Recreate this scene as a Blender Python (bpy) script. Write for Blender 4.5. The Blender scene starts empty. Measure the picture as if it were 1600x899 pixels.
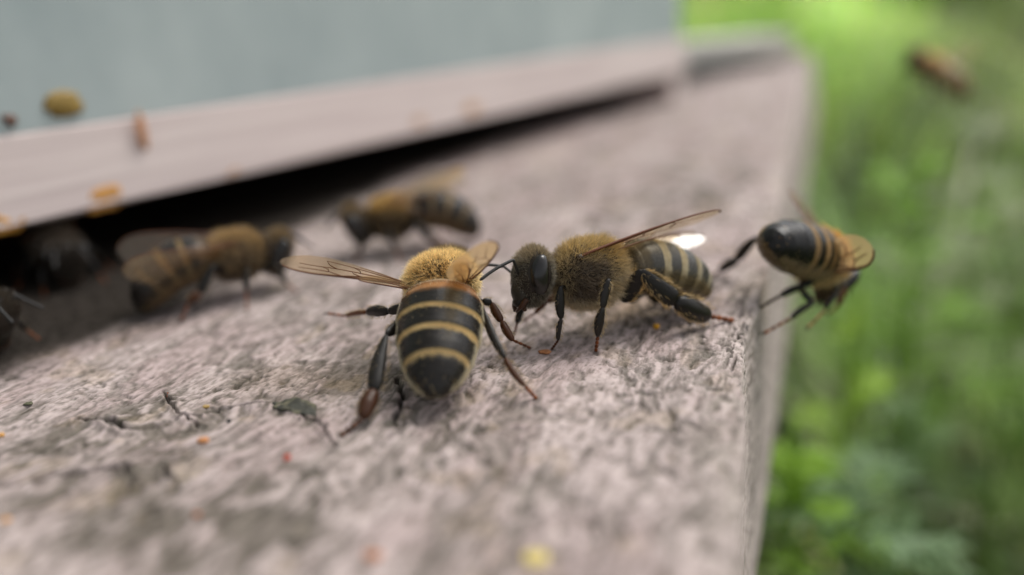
import bpy, math, random
import numpy as np
from math import radians, sin, cos, pi

# ---------------------------------------------------------------- camera, light, exposure
# authored in millimetres, S turns them into Blender metres
S = 0.001
FPX, CX, CY = 1244.0, 800.0, 449.5            # lens in pixels of the 1600x899 photograph
PITCH = radians(18.6); AZ = radians(21.95); ROLL = radians(4.0)   # looking down, and left of the board's front edge
CAMPOS = np.array([0.0, 0.0, 20.0])
Fh = np.array([-sin(AZ), cos(AZ), 0.0])
Rv = np.array([cos(AZ), sin(AZ), 0.0])
Uv = Fh * sin(PITCH) + np.array([0, 0, cos(PITCH)])
Fv = Fh * cos(PITCH) - np.array([0, 0, sin(PITCH)])
Rv, Uv = Rv * cos(ROLL) - Uv * sin(ROLL), Uv * cos(ROLL) + Rv * sin(ROLL)

def ray(px, py):
    return Fv + Rv * (px - CX) / FPX + Uv * (CY - py) / FPX
def P(px, py, d):
    return CAMPOS + ray(px, py) * d
def G(px, py, z=0.0):
    r = ray(px, py); return CAMPOS + r * ((z - CAMPOS[2]) / r[2])
def CV(x, y, z):                               # direction: right, up, away
    v = Rv * x + Uv * y + Fv * z; return v / np.linalg.norm(v)

C = bpy.context.scene.collection
scn = bpy.context.scene
cam_d = bpy.data.cameras.new('camera'); cam = bpy.data.objects.new('camera', cam_d); C.objects.link(cam)
scn.camera = cam
cam_d.sensor_width = 36.0; cam_d.lens = 36.0 * FPX / 1600.0
cam_d.clip_start = 0.004; cam_d.clip_end = 400.0
cam_d.dof.use_dof = True; cam_d.dof.focus_distance = 0.0481; cam_d.dof.aperture_fstop = 11.3
from mathutils import Matrix, Vector
M = Matrix(((Rv[0], Uv[0], -Fv[0]), (Rv[1], Uv[1], -Fv[1]), (Rv[2], Uv[2], -Fv[2]))).to_4x4()
M.translation = Vector(CAMPOS * S); cam.matrix_world = M

w = bpy.data.worlds.new('World'); scn.world = w; w.use_nodes = True
nt = w.node_tree; nt.nodes.clear()
SUN_EL, SUN_AZ = radians(60), radians(35)     # direction towards the sun, azimuth measured from +Y clockwise
sky = nt.nodes.new('ShaderNodeTexSky'); sky.sky_type = 'NISHITA'; sky.sun_disc = False
sky.sun_elevation = SUN_EL; sky.sun_rotation = SUN_AZ; sky.dust_density = 4.0; sky.ozone_density = 0.6
hs = nt.nodes.new('ShaderNodeHueSaturation'); hs.inputs['Saturation'].default_value = 0.22
bg = nt.nodes.new('ShaderNodeBackground'); bg.inputs['Strength'].default_value = 0.15
out = nt.nodes.new('ShaderNodeOutputWorld')
nt.links.new(sky.outputs[0], hs.inputs['Color']); nt.links.new(hs.outputs[0], bg.inputs[0]); nt.links.new(bg.outputs[0], out.inputs[0])
sd = bpy.data.lights.new('sun', 'SUN'); sd.energy = 1.1; sd.angle = radians(30); sd.color = (1.0, 0.96, 0.9)
so = bpy.data.objects.new('sun', sd); C.objects.link(so)
sdir = Vector((sin(SUN_AZ) * cos(SUN_EL), cos(SUN_AZ) * cos(SUN_EL), sin(SUN_EL)))
so.rotation_euler = sdir.to_track_quat('Z', 'Y').to_euler(); so.location = (0, 0, 1)
vs = scn.view_settings; vs.view_transform = 'Standard'; vs.look = 'None'; vs.gamma = 1.0; vs.use_curve_mapping = False
vs.exposure = 0.48
scn.cycles.max_bounces = 10; scn.cycles.transparent_max_bounces = 24; scn.cycles.caustics_reflective = False
scn.cycles.use_denoising = True

rng = np.random.default_rng(7)

# ---------------------------------------------------------------- helpers
def nrm(v): v = np.asarray(v, float); return v / (np.linalg.norm(v) + 1e-12)
def nrow(a): return a / (np.linalg.norm(a, axis=1, keepdims=True) + 1e-12)

class MB:
    """collects vertices (mm), faces and a colour+roughness per vertex; build() links ONE mesh object"""
    def __init__(s): s.v = []; s.q = []; s.t = []; s.c = []; s.n = 0
    def add(s, v, q=None, t=None, c=(1, 1, 1, .5)):
        v = np.asarray(v, float).reshape(-1, 3); k = len(v)
        c = np.asarray(c, float)
        if c.ndim == 1:
            c = np.tile(c, (k, 1))
        if q is not None and len(q): s.q.append(np.asarray(q, int).reshape(-1, 4) + s.n)
        if t is not None and len(t): s.t.append(np.asarray(t, int).reshape(-1, 3) + s.n)
        s.v.append(v); s.c.append(c); s.n += k
    def arrays(s):
        return (np.concatenate(s.v), np.concatenate(s.q) if s.q else np.zeros((0, 4), int),
                np.concatenate(s.t) if s.t else np.zeros((0, 3), int), np.concatenate(s.c))
    def build(s, name, mat, parent=None, origin=(0, 0, 0), smooth=True, top=None):
        v, q, t, c = s.arrays(); o3 = np.asarray(origin, float)
        v = (v - o3) * S
        me = bpy.data.meshes.new(name)
        me.vertices.add(len(v)); me.vertices.foreach_set('co', v.astype(np.float32).ravel())
        me.loops.add(len(q) * 4 + len(t) * 3)
        me.loops.foreach_set('vertex_index', np.concatenate([q.ravel(), t.ravel()]).astype(np.int32))
        me.polygons.add(len(q) + len(t))
        ls = np.concatenate([np.arange(len(q)) * 4, len(q) * 4 + np.arange(len(t)) * 3])
        me.polygons.foreach_set('loop_start', ls.astype(np.int32))
        me.polygons.foreach_set('use_smooth', np.full(len(q) + len(t), smooth))
        a = me.color_attributes.new('Col', 'FLOAT_COLOR', 'POINT')
        a.data.foreach_set('color', c.astype(np.float32).ravel())
        me.update(); me.validate()
        me.materials.append(mat)
        ob = bpy.data.objects.new(name, me); C.objects.link(ob)
        if parent is not None: ob.parent = parent
        else: ob.location = Vector(o3 * S)
        return ob

def tag(o, label=None, cat=None, group=None, kind=None):
    if label: o['label'] = label
    if cat: o['category'] = cat
    if group: o['group'] = group
    if kind: o['kind'] = kind
    return o
def thing(name, label, cat, loc, group=None):
    o = bpy.data.objects.new(name, None); C.objects.link(o); o.location = Vector(np.asarray(loc) * S)
    o.empty_display_size = 0.002
    return tag(o, label, cat, group)

def hashn(ix, iy, seed):
    h = (ix.astype(np.int64) * 374761393 + iy.astype(np.int64) * 668265263 + seed * 1442695041) & 0xffffffff
    h = ((h ^ (h >> 13)) * 1274126177) & 0xffffffff
    return ((h ^ (h >> 16)) & 0xffff) / 65535.0
def vnoise(x, y, seed=0):
    ix, iy = np.floor(x), np.floor(y); fx, fy = x - ix, y - iy
    fx = fx * fx * (3 - 2 * fx); fy = fy * fy * (3 - 2 * fy)
    a = hashn(ix, iy, seed); b = hashn(ix + 1, iy, seed); c = hashn(ix, iy + 1, seed); d = hashn(ix + 1, iy + 1, seed)
    return (a * (1 - fx) + b * fx) * (1 - fy) + (c * (1 - fx) + d * fx) * fy
def fbm(x, y, seed=0, o=4):
    r = 0; a = 1; t = 0
    for k in range(o):
        r = r + a * vnoise(x * 2 ** k + 17.3 * k, y * 2 ** k - 9.1 * k, seed + k); t += a; a *= .55
    return r / t
def sst(a, b, x):
    t = np.clip((x - a) / (b - a), 0, 1); return t * t * (3 - 2 * t)

def grid_quads(nu, nv, wrap=False):
    i = np.arange(nu - 1)[:, None]; j = np.arange(nv if wrap else nv - 1)[None, :]
    j2 = (j + 1) % nv
    return np.stack([i * nv + j, i * nv + j2, (i + 1) * nv + j2, (i + 1) * nv + j], -1).reshape(-1, 4)

# ---------------------------------------------------------------- materials
def mat(name):
    m = bpy.data.materials.new(name); m.use_nodes = True; n = m.node_tree; n.nodes.clear()
    o = n.nodes.new('ShaderNodeOutputMaterial'); return m, n, o
def N(n, t, **kw):
    x = n.nodes.new(t)
    for k, v in kw.items():
        if k in x.inputs: x.inputs[k].default_value = v
        else: setattr(x, k, v)
    return x
def mat_attr(name, bump=0.0, bscale=3000, spec=.5, coat=0.0, sub=0):
    m, n, o = mat(name)
    a = N(n, 'ShaderNodeAttribute', attribute_name='Col')
    b = N(n, 'ShaderNodeBsdfPrincipled'); b.inputs['Specular IOR Level'].default_value = spec
    b.inputs['Coat Weight'].default_value = coat; b.inputs['Coat Roughness'].default_value = .12
    n.links.new(a.outputs['Color'], b.inputs['Base Color']); n.links.new(a.outputs['Alpha'], b.inputs['Roughness'])
    if bump:
        tc = N(n, 'ShaderNodeTexCoord'); nz = N(n, 'ShaderNodeTexNoise'); nz.inputs['Scale'].default_value = bscale
        nz.inputs['Detail'].default_value = 4
        bp = N(n, 'ShaderNodeBump'); bp.inputs['Strength'].default_value = .7; bp.inputs['Distance'].default_value = bump * S
        n.links.new(tc.outputs['Object'], nz.inputs['Vector']); n.links.new(nz.outputs['Fac'], bp.inputs['Height'])
        n.links.new(bp.outputs[0], b.inputs['Normal'])
    n.links.new(b.outputs[0], o.inputs[0]); return m
M_chitin = mat_attr('chitin', bump=.035, bscale=9000, spec=.26)
M_eye = mat_attr('compound_eye', bump=.008, bscale=30000, spec=.35, coat=.25)
M_vein = mat_attr('wing_vein', spec=.4)
M_crumb = mat_attr('pollen', bump=.06, bscale=7000, spec=.3)
M_wax = mat_attr('propolis', bump=.2, bscale=1200, spec=.35)

def mat_hair():
    m, n, o = mat('bee_hair')
    a = N(n, 'ShaderNodeAttribute', attribute_name='Col')
    d = N(n, 'ShaderNodeBsdfDiffuse'); t = N(n, 'ShaderNodeBsdfTranslucent'); g = N(n, 'ShaderNodeBsdfGlossy'); g.inputs['Roughness'].default_value = .45
    for x in (d, t): n.links.new(a.outputs['Color'], x.inputs['Color'])
    mx = N(n, 'ShaderNodeMixShader'); mx.inputs[0].default_value = .5
    n.links.new(d.outputs[0], mx.inputs[1]); n.links.new(t.outputs[0], mx.inputs[2])
    m2 = N(n, 'ShaderNodeMixShader'); m2.inputs[0].default_value = .07
    n.links.new(mx.outputs[0], m2.inputs[1]); n.links.new(g.outputs[0], m2.inputs[2]); n.links.new(m2.outputs[0], o.inputs[0]); return m
M_hair = mat_hair()
def mat_membrane(name='wing_membrane', tint=(.90, .80, .64), body=.17, ior=1.5, gr=.22, gmax=.40, dc=(.45, .32, .18)):
    m, n, o = mat(name)
    tr = N(n, 'ShaderNodeBsdfTransparent'); tr.inputs[0].default_value = (*tint, 1)
    d = N(n, 'ShaderNodeBsdfTranslucent'); d.inputs[0].default_value = (.75, .52, .27, 1)
    d2 = N(n, 'ShaderNodeBsdfDiffuse'); d2.inputs[0].default_value = (*dc, 1)
    dd = N(n, 'ShaderNodeMixShader'); dd.inputs[0].default_value = .5
    n.links.new(d.outputs[0], dd.inputs[1]); n.links.new(d2.outputs[0], dd.inputs[2])
    mx = N(n, 'ShaderNodeMixShader'); mx.inputs[0].default_value = body
    n.links.new(tr.outputs[0], mx.inputs[1]); n.links.new(dd.outputs[0], mx.inputs[2])
    g = N(n, 'ShaderNodeBsdfGlossy'); g.inputs['Roughness'].default_value = gr
    tc = N(n, 'ShaderNodeTexCoord'); nz = N(n, 'ShaderNodeTexNoise'); nz.inputs['Scale'].default_value = 900
    bp = N(n, 'ShaderNodeBump'); bp.inputs['Strength'].default_value = .6; bp.inputs['Distance'].default_value = .15 * S
    n.links.new(tc.outputs['Object'], nz.inputs['Vector']); n.links.new(nz.outputs['Fac'], bp.inputs['Height'])
    n.links.new(bp.outputs[0], g.inputs['Normal'])
    lw = N(n, 'ShaderNodeLayerWeight'); lw.inputs[0].default_value = .5
    pw = N(n, 'ShaderNodeMath', operation='POWER'); pw.inputs[1].default_value = 4.0
    fr = N(n, 'ShaderNodeMapRange'); fr.inputs['To Min'].default_value = ((ior - 1) / (ior + 1)) ** 2 * 1.6; fr.inputs['To Max'].default_value = gmax
    n.links.new(lw.outputs['Facing'], pw.inputs[0]); n.links.new(pw.outputs[0], fr.inputs['Value'])
    m3 = N(n, 'ShaderNodeMixShader'); n.links.new(fr.outputs[0], m3.inputs[0])
    n.links.new(mx.outputs[0], m3.inputs[1]); n.links.new(g.outputs[0], m3.inputs[2]); n.links.new(m3.outputs[0], o.inputs[0]); return m
M_wing = mat_membrane()
M_amber = mat_membrane('amber_wing_membrane', (.95, .82, .6), .55, dc=(.72, .50, .27))
M_glint = mat_membrane('glinting_wing_membrane', (.92, .88, .8), .2, 1.9, .25)

def mat_board():
    m, n, o = mat('weathered_painted_wood')
    a = N(n, 'ShaderNodeAttribute', attribute_name='Col')
    tc = N(n, 'ShaderNodeTexCoord')
    n1 = N(n, 'ShaderNodeTexNoise'); n1.inputs['Scale'].default_value = 2100; n1.inputs['Detail'].default_value = 6; n1.inputs['Roughness'].default_value = .65
    n2 = N(n, 'ShaderNodeTexNoise'); n2.inputs['Scale'].default_value = 7000; n2.inputs['Detail'].default_value = 4
    mp = N(n, 'ShaderNodeMapping'); mp.inputs['Scale'].default_value = (1, .36, 1)
    n.links.new(tc.outputs['Object'], mp.inputs[0]); n.links.new(mp.outputs[0], n1.inputs['Vector']); n.links.new(tc.outputs['Object'], n2.inputs['Vector'])
    r = N(n, 'ShaderNodeValToRGB'); r.color_ramp.elements[0].position = .36; r.color_ramp.elements[0].color = (.50, .49, .46, 1)
    r.color_ramp.elements[1].position = .56; r.color_ramp.elements[1].color = (1.08, 1.07, 1.07, 1)
    n.links.new(n1.outputs['Fac'], r.inputs[0])
    mu = N(n, 'ShaderNodeMix', data_type='RGBA', blend_type='MULTIPLY'); mu.inputs[0].default_value = 1
    n.links.new(a.outputs['Color'], mu.inputs[6]); n.links.new(r.outputs[0], mu.inputs[7])
    b = N(n, 'ShaderNodeBsdfPrincipled'); b.inputs['Roughness'].default_value = .8; b.inputs['Specular IOR Level'].default_value = .12
    n.links.new(mu.outputs[2], b.inputs['Base Color'])
    bp = N(n, 'ShaderNodeBump'); bp.inputs['Strength'].default_value = .8; bp.inputs['Distance'].default_value = .055 * S
    b2 = N(n, 'ShaderNodeBump'); b2.inputs['Strength'].default_value = .6; b2.inputs['Distance'].default_value = .03 * S
    n.links.new(n1.outputs['Fac'], bp.inputs['Height']); n.links.new(n2.outputs['Fac'], b2.inputs['Height'])
    n.links.new(bp.outputs[0], b2.inputs['Normal']); n.links.new(b2.outputs[0], b.inputs['Normal'])
    n.links.new(b.outputs[0], o.inputs[0]); return m
M_board = mat_board()

def mat_paint(name, c1, c2, scale, stretch=(1, 1, 1), rough=.6, bump=.3):
    m, n, o = mat(name)
    tc = N(n, 'ShaderNodeTexCoord'); mp = N(n, 'ShaderNodeMapping'); mp.inputs['Scale'].default_value = stretch
    nz = N(n, 'ShaderNodeTexNoise'); nz.inputs['Scale'].default_value = scale; nz.inputs['Detail'].default_value = 6
    n.links.new(tc.outputs['Object'], mp.inputs[0]); n.links.new(mp.outputs[0], nz.inputs['Vector'])
    r = N(n, 'ShaderNodeValToRGB'); r.color_ramp.elements[0].position = .35; r.color_ramp.elements[0].color = (*c1, 1)
    r.color_ramp.elements[1].position = .65; r.color_ramp.elements[1].color = (*c2, 1)
    b = N(n, 'ShaderNodeBsdfPrincipled'); b.inputs['Roughness'].default_value = rough
    bp = N(n, 'ShaderNodeBump'); bp.inputs['Strength'].default_value = .5; bp.inputs['Distance'].default_value = bump * S
    n.links.new(nz.outputs['Fac'], r.inputs[0]); n.links.new(r.outputs[0], b.inputs['Base Color'])
    n.links.new(nz.outputs['Fac'], bp.inputs['Height']); n.links.new(bp.outputs[0], b.inputs['Normal'])
    n.links.new(b.outputs[0], o.inputs[0]); return m

# ---------------------------------------------------------------- ground and far surroundings
GZ = -300.0
def mat_leaf():
    m, n, o = mat('grass_leaf')
    a = N(n, 'ShaderNodeAttribute', attribute_name='Col')
    b = N(n, 'ShaderNodeBsdfPrincipled'); b.inputs['Specular IOR Level'].default_value = .35
    t = N(n, 'ShaderNodeBsdfTranslucent'); mx = N(n, 'ShaderNodeMixShader'); mx.inputs[0].default_value = .35
    n.links.new(a.outputs['Color'], b.inputs['Base Color']); n.links.new(a.outputs['Alpha'], b.inputs['Roughness'])
    n.links.new(a.outputs['Color'], t.inputs['Color'])
    n.links.new(b.outputs[0], mx.inputs[1]); n.links.new(t.outputs[0], mx.inputs[2]); n.links.new(mx.outputs[0], o.inputs[0]); return m
M_leaf = mat_leaf()
M_ground = mat_paint('meadow_soil', (.035, .04, .015), (.07, .11, .025), 12, rough=.95, bump=8)
gx = np.concatenate([-np.geomspace(60000, 3000, 12), np.linspace(-2500, 4000, 60), np.geomspace(5000, 60000, 12)])
X, Y = np.meshgrid(gx, gx, indexing='ij')
Z = GZ + (fbm(X / 400, Y / 400, 3) - .5) * 40 + (fbm(X / 9000, Y / 9000, 5) - .5) * 900 * sst(4000, 20000, np.hypot(X, Y))
mb = MB(); mb.add(np.stack([X, Y, Z], -1), grid_quads(len(gx), len(gx)))
tag(mb.build('ground', M_ground), kind='structure')

def blades(n, xs, ys, hs, wd, pal, lean=.35, seed=1, base=GZ):
    """curved tapering grass blades, returned as (verts, quads, colours)"""
    r = np.random.default_rng(seed)
    x, y = xs, ys
    h = hs; K = 5
    th = r.uniform(0, 2 * pi, n); ln = r.uniform(.05, lean, n) * h; cv = r.uniform(.2, 1.0, n) * ln
    dx, dy = np.cos(th), np.sin(th)
    face = th + pi / 2 + r.uniform(-.9, .9, n)
    wx, wy = np.cos(face), np.sin(face)
    t = np.linspace(0, 1, K)[None, :]
    px = x[:, None] + dx[:, None] * (ln[:, None] * t + cv[:, None] * t ** 3)
    py = y[:, None] + dy[:, None] * (ln[:, None] * t + cv[:, None] * t ** 3)
    pz = base - 5 + h[:, None] * (t - .18 * (cv / h)[:, None] * t ** 3 * 2)
    ww = (wd[:, None] * .5) * (1 - t ** 2.2) * (0.6 + .8 * t * (1 - t) * 2)
    a = np.stack([px - wx[:, None] * ww, py - wy[:, None] * ww, pz], -1)
    b = np.stack([px + wx[:, None] * ww, py + wy[:, None] * ww, pz + ww * .2], -1)
    v = np.stack([a, b], 2).reshape(-1, 3)
    i = (np.arange(n) * 2 * K)[:, None] + (np.arange(K - 1) * 2)[None, :]
    q = np.stack([i, i + 1, i + 3, i + 2], -1).reshape(-1, 4)
    pal = np.asarray(pal); k = r.integers(0, len(pal), n)
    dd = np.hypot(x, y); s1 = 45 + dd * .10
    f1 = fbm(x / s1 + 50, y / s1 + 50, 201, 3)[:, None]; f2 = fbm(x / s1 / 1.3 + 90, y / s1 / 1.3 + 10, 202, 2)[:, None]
    c = pal[k] * r.uniform(.75, 1.25, (n, 1)) * (.14 + 1.15 * sst(.32, .70, f1)) * np.interp(dd, [300, 1200, 4000], [.38, 1.0, 1.75])[:, None]  # near shade between stems and lit distance are painted into the blade colour
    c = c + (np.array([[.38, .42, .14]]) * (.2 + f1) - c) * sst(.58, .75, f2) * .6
    c = np.concatenate([c, np.full((n, 1), .45)], 1)
    return v, q, np.repeat(c, 2 * K, axis=0)
PAL = [(.34, .55, .09), (.24, .44, .06), (.46, .66, .10), (.12, .24, .07), (.30, .44, .20), (.42, .52, .12), (.44, .40, .22)]
mb = MB(); r = np.random.default_rng(11)
def scatter(n, a0, a1, d0, d1, p=1.0):
    az = r.uniform(a0, a1, n); d = (d0 ** p + (d1 ** p - d0 ** p) * r.uniform(0, 1, n)) ** (1 / p)
    return d * np.sin(az), d * np.cos(az), d
# azimuth from the board's front edge; the frame sees about -1 to +16 degrees, more is planted on both sides
for (n, d0, d1, w0, w1, h0, h1) in ((4500, 120, 700, 2.4, 6.5, 110, 280), (7000, 500, 1800, 4, 10, 150, 335),
                                    (14000, 1500, 6000, 4, 12, 180, 380), (9000, 5000, 25000, 15, 60, 250, 900)):
    x, y, d = scatter(n, radians(-28), radians(75), d0, d1, 1.35)
    ok = ((x > 22) | (y > 420))
    x, y, d = x[ok], y[ok], d[ok]; m_ = len(x)
    cl = fbm(x / (60 + d * .12), y / (60 + d * .12), 9, 3)
    h = (h0 + (h1 - h0) * r.uniform(0, 1, m_) ** 1.2) * (.45 + .75 * sst(.3, .7, cl))
    h = np.minimum(h, np.interp(d, [0, 300, 800, 1500, 3000, 6000], [190, 225, 262, 300, 345, 900]) * r.uniform(.75, 1, m_))
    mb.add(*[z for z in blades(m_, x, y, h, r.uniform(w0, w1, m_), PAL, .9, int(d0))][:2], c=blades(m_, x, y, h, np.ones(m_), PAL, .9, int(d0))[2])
rb = np.random.default_rng(77); m_ = 1100
az_ = rb.uniform(radians(-4), radians(60), m_); d = rb.uniform(110, 520, m_); x, y = d * np.sin(az_) + 12, d * np.cos(az_)
x = np.maximum(x, 26); h = rb.uniform(180, 292, m_) * np.interp(d, [110, 420], [.86, .98])
bl = blades(m_, x, y, h, rb.uniform(2.0, 5.5, m_), [(.60, .92, .20), (.40, .74, .13), (.85, .95, .45), (.2, .36, .1)], .8, 78)
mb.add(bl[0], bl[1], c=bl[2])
m_ = 200; az_ = rb.uniform(radians(-2), radians(45), m_) ; az_[:110] = rb.uniform(radians(-1), radians(14), 110); d = rb.uniform(140, 420, m_)
x, y = np.maximum(d * np.sin(az_) + 16, 30), d * np.cos(az_); h = rb.uniform(200, 290, m_)
bl = blades(m_, x, y, h, rb.uniform(5, 10, m_), [(1.3, 2.0, .45), (.9, 1.6, .3), (1.5, 1.7, .8)], 1.0, 79)
mb.add(bl[0], bl[1], c=np.minimum(bl[2] * np.array([2.2, 2.2, 2.2, 1]), .7))
tag(mb.build('grass', M_leaf), kind='stuff', label='blurred green meadow grass beyond the board edge')

# distant bushes that close the view above the horizon
def bush(label, x, y, rad, col, seed):
    r = np.random.default_rng(seed); n = 5000
    d = nrow(r.normal(size=(n, 3))); rr = rad * (r.uniform(.35, 1, n) ** .4) * (.7 + .5 * vnoise(d[:, 0] * 3 + 9, d[:, 1] * 3 + d[:, 2] * 2, seed))
    c = d * rr[:, None]; c[:, 2] = np.abs(c[:, 2]) * 1.1
    u = nrow(r.normal(size=(n, 3))); v_ = nrow(np.cross(u, r.normal(size=(n, 3))))
    s = (rad * .045 * r.uniform(.6, 1.5, n))[:, None]
    v = np.stack([c - u * s, c + v_ * s * .45, c + u * s, c - v_ * s * .45], 1).reshape(-1, 3)
    cc = np.asarray(col) * r.uniform(.6, 1.5, (n, 1)); cc = np.repeat(np.concatenate([cc, np.full((n, 1), .5)], 1), 4, 0)
    root = thing('bush', label, 'bush', (x, y, GZ), 'bushes at the back of the meadow')
    mbb = MB(); mbb.add(v, np.arange(4 * n).reshape(-1, 4), c=cc); mbb.build('crown', M_leaf, root)
    mbt = MB()
    for k in range(5):
        a = k * 1.3; tube(mbt, [(0, 0, -60), (cos(a) * rad * .15, sin(a) * rad * .15, rad * .4), (cos(a) * rad * .4, sin(a) * rad * .4, rad * .8)],
                          [(rad * .03,) * 2, (rad * .02,) * 2, (rad * .006,) * 2], (.12, .08, .05, .8), 7)
    mbt.build('trunk', M_vein, root)

def frames(pts, up=None):
    pts = np.asarray(pts, float); tan = np.gradient(pts, axis=0); tan = nrow(tan)
    ups = []; u = np.asarray(up if up is not None else (0, 0, 1), float)
    if abs(np.dot(nrm(u), tan[0])) > .95: u = np.array([1., 0.2, 0])
    for t in tan:
        u2 = u - t * np.dot(u, t); u2 = nrm(u2); ups.append(u2); u = u2
    ups = np.array(ups); side = np.cross(tan, ups)
    return tan, ups, side
def smooth_path(pts, n):
    """Catmull-Rom through the points"""
    p = np.asarray(pts, float); m = len(p)
    if m == 2: return p[0] + (p[1] - p[0]) * np.linspace(0, 1, n)[:, None]
    e = np.vstack([2 * p[0] - p[1], p, 2 * p[-1] - p[-2]])
    t = np.linspace(0, m - 1 - 1e-9, n); i = t.astype(int); f = (t - i)[:, None]
    a, b, c, d = e[i], e[i + 1], e[i + 2], e[i + 3]
    return .5 * (2 * b + (c - a) * f + (2 * a - 5 * b + 4 * c - d) * f ** 2 + (3 * b - a - 3 * c + d) * f ** 3)
def tube(mb, pts, rad, col, seg=14, up=None, closed=True):
    """rad: rows (half width along side, half height along up)"""
    pts = np.asarray(pts, float); rad = np.asarray(rad, float)
    if rad.ndim == 1: rad = np.stack([rad, rad], 1)
    tan, ups, side = frames(pts, up)
    a = np.linspace(0, 2 * pi, seg, endpoint=False)
    v = pts[:, None, :] + side[:, None, :] * (np.cos(a)[None, :, None] * rad[:, None, 0:1]) + ups[:, None, :] * (np.sin(a)[None, :, None] * rad[:, None, 1:2])
    n = len(pts); q = grid_quads(n, seg, True)
    v = np.concatenate([v.reshape(-1, 3), pts[:1] - tan[:1] * rad[0, 0] * .3, pts[-1:] + tan[-1:] * rad[-1, 0] * .3])
    j = np.arange(seg); t = np.concatenate([np.stack([np.full(seg, n * seg), (j + 1) % seg, j], 1),
                                           np.stack([np.full(seg, n * seg + 1), (n - 1) * seg + j, (n - 1) * seg + (j + 1) % seg], 1)])
    c = np.asarray(col, float)
    if c.ndim == 2: c = np.concatenate([np.repeat(c, seg, 0), c[:1], c[-1:]])
    mb.add(v, q, t, c)
    return v
for i, (px, d, rad, col, lab) in enumerate(((1130, 9000, 900, (.22, .36, .05), 'pale yellow-green bush at the back behind the hive corner'),
        (1330, 14000, 1500, (.13, .26, .05), 'mid green bush at the back beyond the end of the landing board'),
        (1560, 11000, 1200, (.16, .32, .04), 'bright green bush at the back above the flying bee'),
        (1900, 12000, 1500, (.09, .2, .04), 'dark green bush at the back furthest from the hive'),
        (620, 16000, 2000, (.1, .2, .04), 'broad dark bush far behind the hive box'))):
    q_ = ray(px, 12); q_ = q_ / np.linalg.norm(q_[:2]); bush(lab, q_[0] * d, q_[1] * d, rad, col, 40 + i)

HD = G(1072, 113, 6.0) - G(0, 365, 6.0); HD[2] = 0; HD /= np.linalg.norm(HD)       # along the hive front
HN = np.array([HD[1], -HD[0], 0.0])                              # outward normal, towards the board edge
SL = 6.0                                                         # height of the entrance slot
H0 = G(0, 365, SL); hp = G(1072, 113, SL)
L1 = float(np.dot(hp - H0, HD)); L0 = -150.0
H0 = np.array([H0[0], H0[1], 0.0])
# ---------------------------------------------------------------- landing board: one displaced sheet over top, worn edge and front face
EDGE = np.array([(-.1, -120, 0)] + [tuple(G(*p)) for p in ((1163, 899), (1162, 757), (1163, 651), (1160, 598), (1166, 520), (1185, 470), (1225, 290), (1262, 100))])
EDGE[0, 0] = EDGE[1, 0]
XBOT = float((G(1233, 513, -22)[0] + G(1179, 892, -22)[0]) / 2)
def Xedge(y):
    return np.interp(y, EDGE[:, 1], EDGE[:, 0])
THK = 22.0; YEND = 352.0
def poly_dist(x, y, pts):
    d = np.full(x.shape, 1e9)
    for (ax, ay), (bx, by) in zip(pts[:-1], pts[1:]):
        vx, vy = bx - ax, by - ay; L = vx * vx + vy * vy
        t = np.clip(((x - ax) * vx + (y - ay) * vy) / L, 0, 1)
        d = np.minimum(d, np.hypot(x - ax - t * vx, y - ay - t * vy))
    return d
CRACKS = [([(258, 612), (272, 640), (292, 657), (312, 665)], .13, .6),
          ([(430, 632), (470, 650), (500, 662), (515, 690), (525, 700)], .13, .5),
          ([(0, 768), (40, 755), (90, 742), (150, 735), (200, 733)], .28, .8),
          ([(190, 722), (205, 745), (200, 765)], .12, .5),
          ([(620, 590), (632, 620), (618, 655)], .22, .5), ([(600, 690), (640, 665)], .15, .3),
          ([(1146, 490), (1158, 468), (1172, 452), (1182, 446)], .12, .5),
          ([(1165, 500), (1150, 530), (1140, 560)], .08, .4), ([(1170, 515), (1158, 560)], .1, .4), ([(1160, 490), (1135, 545)], .06, .3),
          ([(120, 655), (160, 660), (195, 672), (240, 668), (300, 650), (360, 640), (410, 632)], .2, .28),
          ([(255, 725), (275, 765)], .14, .35), ([(165, 655), (190, 668)], .3, .5)]
CRK = [([tuple(G(*p)[:2]) for p in ps], w_, d_) for ps, w_, d_ in CRACKS]
PATCH = [((180, 745), 5, .9), ((320, 820), 4, .9), ((60, 700), 5, .7), ((215, 660), 3, .9), ((560, 700), 2.5, .6), ((700, 650), 3, .6), ((330, 640), 7, .6), ((460, 640), 2.4, 1.0), ((640, 640), 4.5, .75), ((395, 790), 6, .7), ((250, 830), 5, .6), ((560, 560), 6, .5),
         ((130, 700), 6, .45), ((900, 510), 4, .35), ((1100, 460), 5, .3), ((1060, 300), 12, .55), ((1120, 270), 12, .6), ((1010, 330), 8, .35), ((930, 620), 3, .3), ((760, 640), 3, .35), ((480, 460), 6, .3)]
PT = [(G(*p)[:2], r_, a_) for p, r_, a_ in PATCH]
_shd = [(float(G(*p)[1]), float(np.dot(G(*p) - H0, HN)) + 2.8) for p in ((0, 560), (100, 530), (200, 488), (300, 440), (400, 372), (500, 325), (600, 275), (800, 205))]
_shd.sort(); SHADE = np.array(_shd).T                     # how far the painted slot shade reaches out from the hive front
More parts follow.
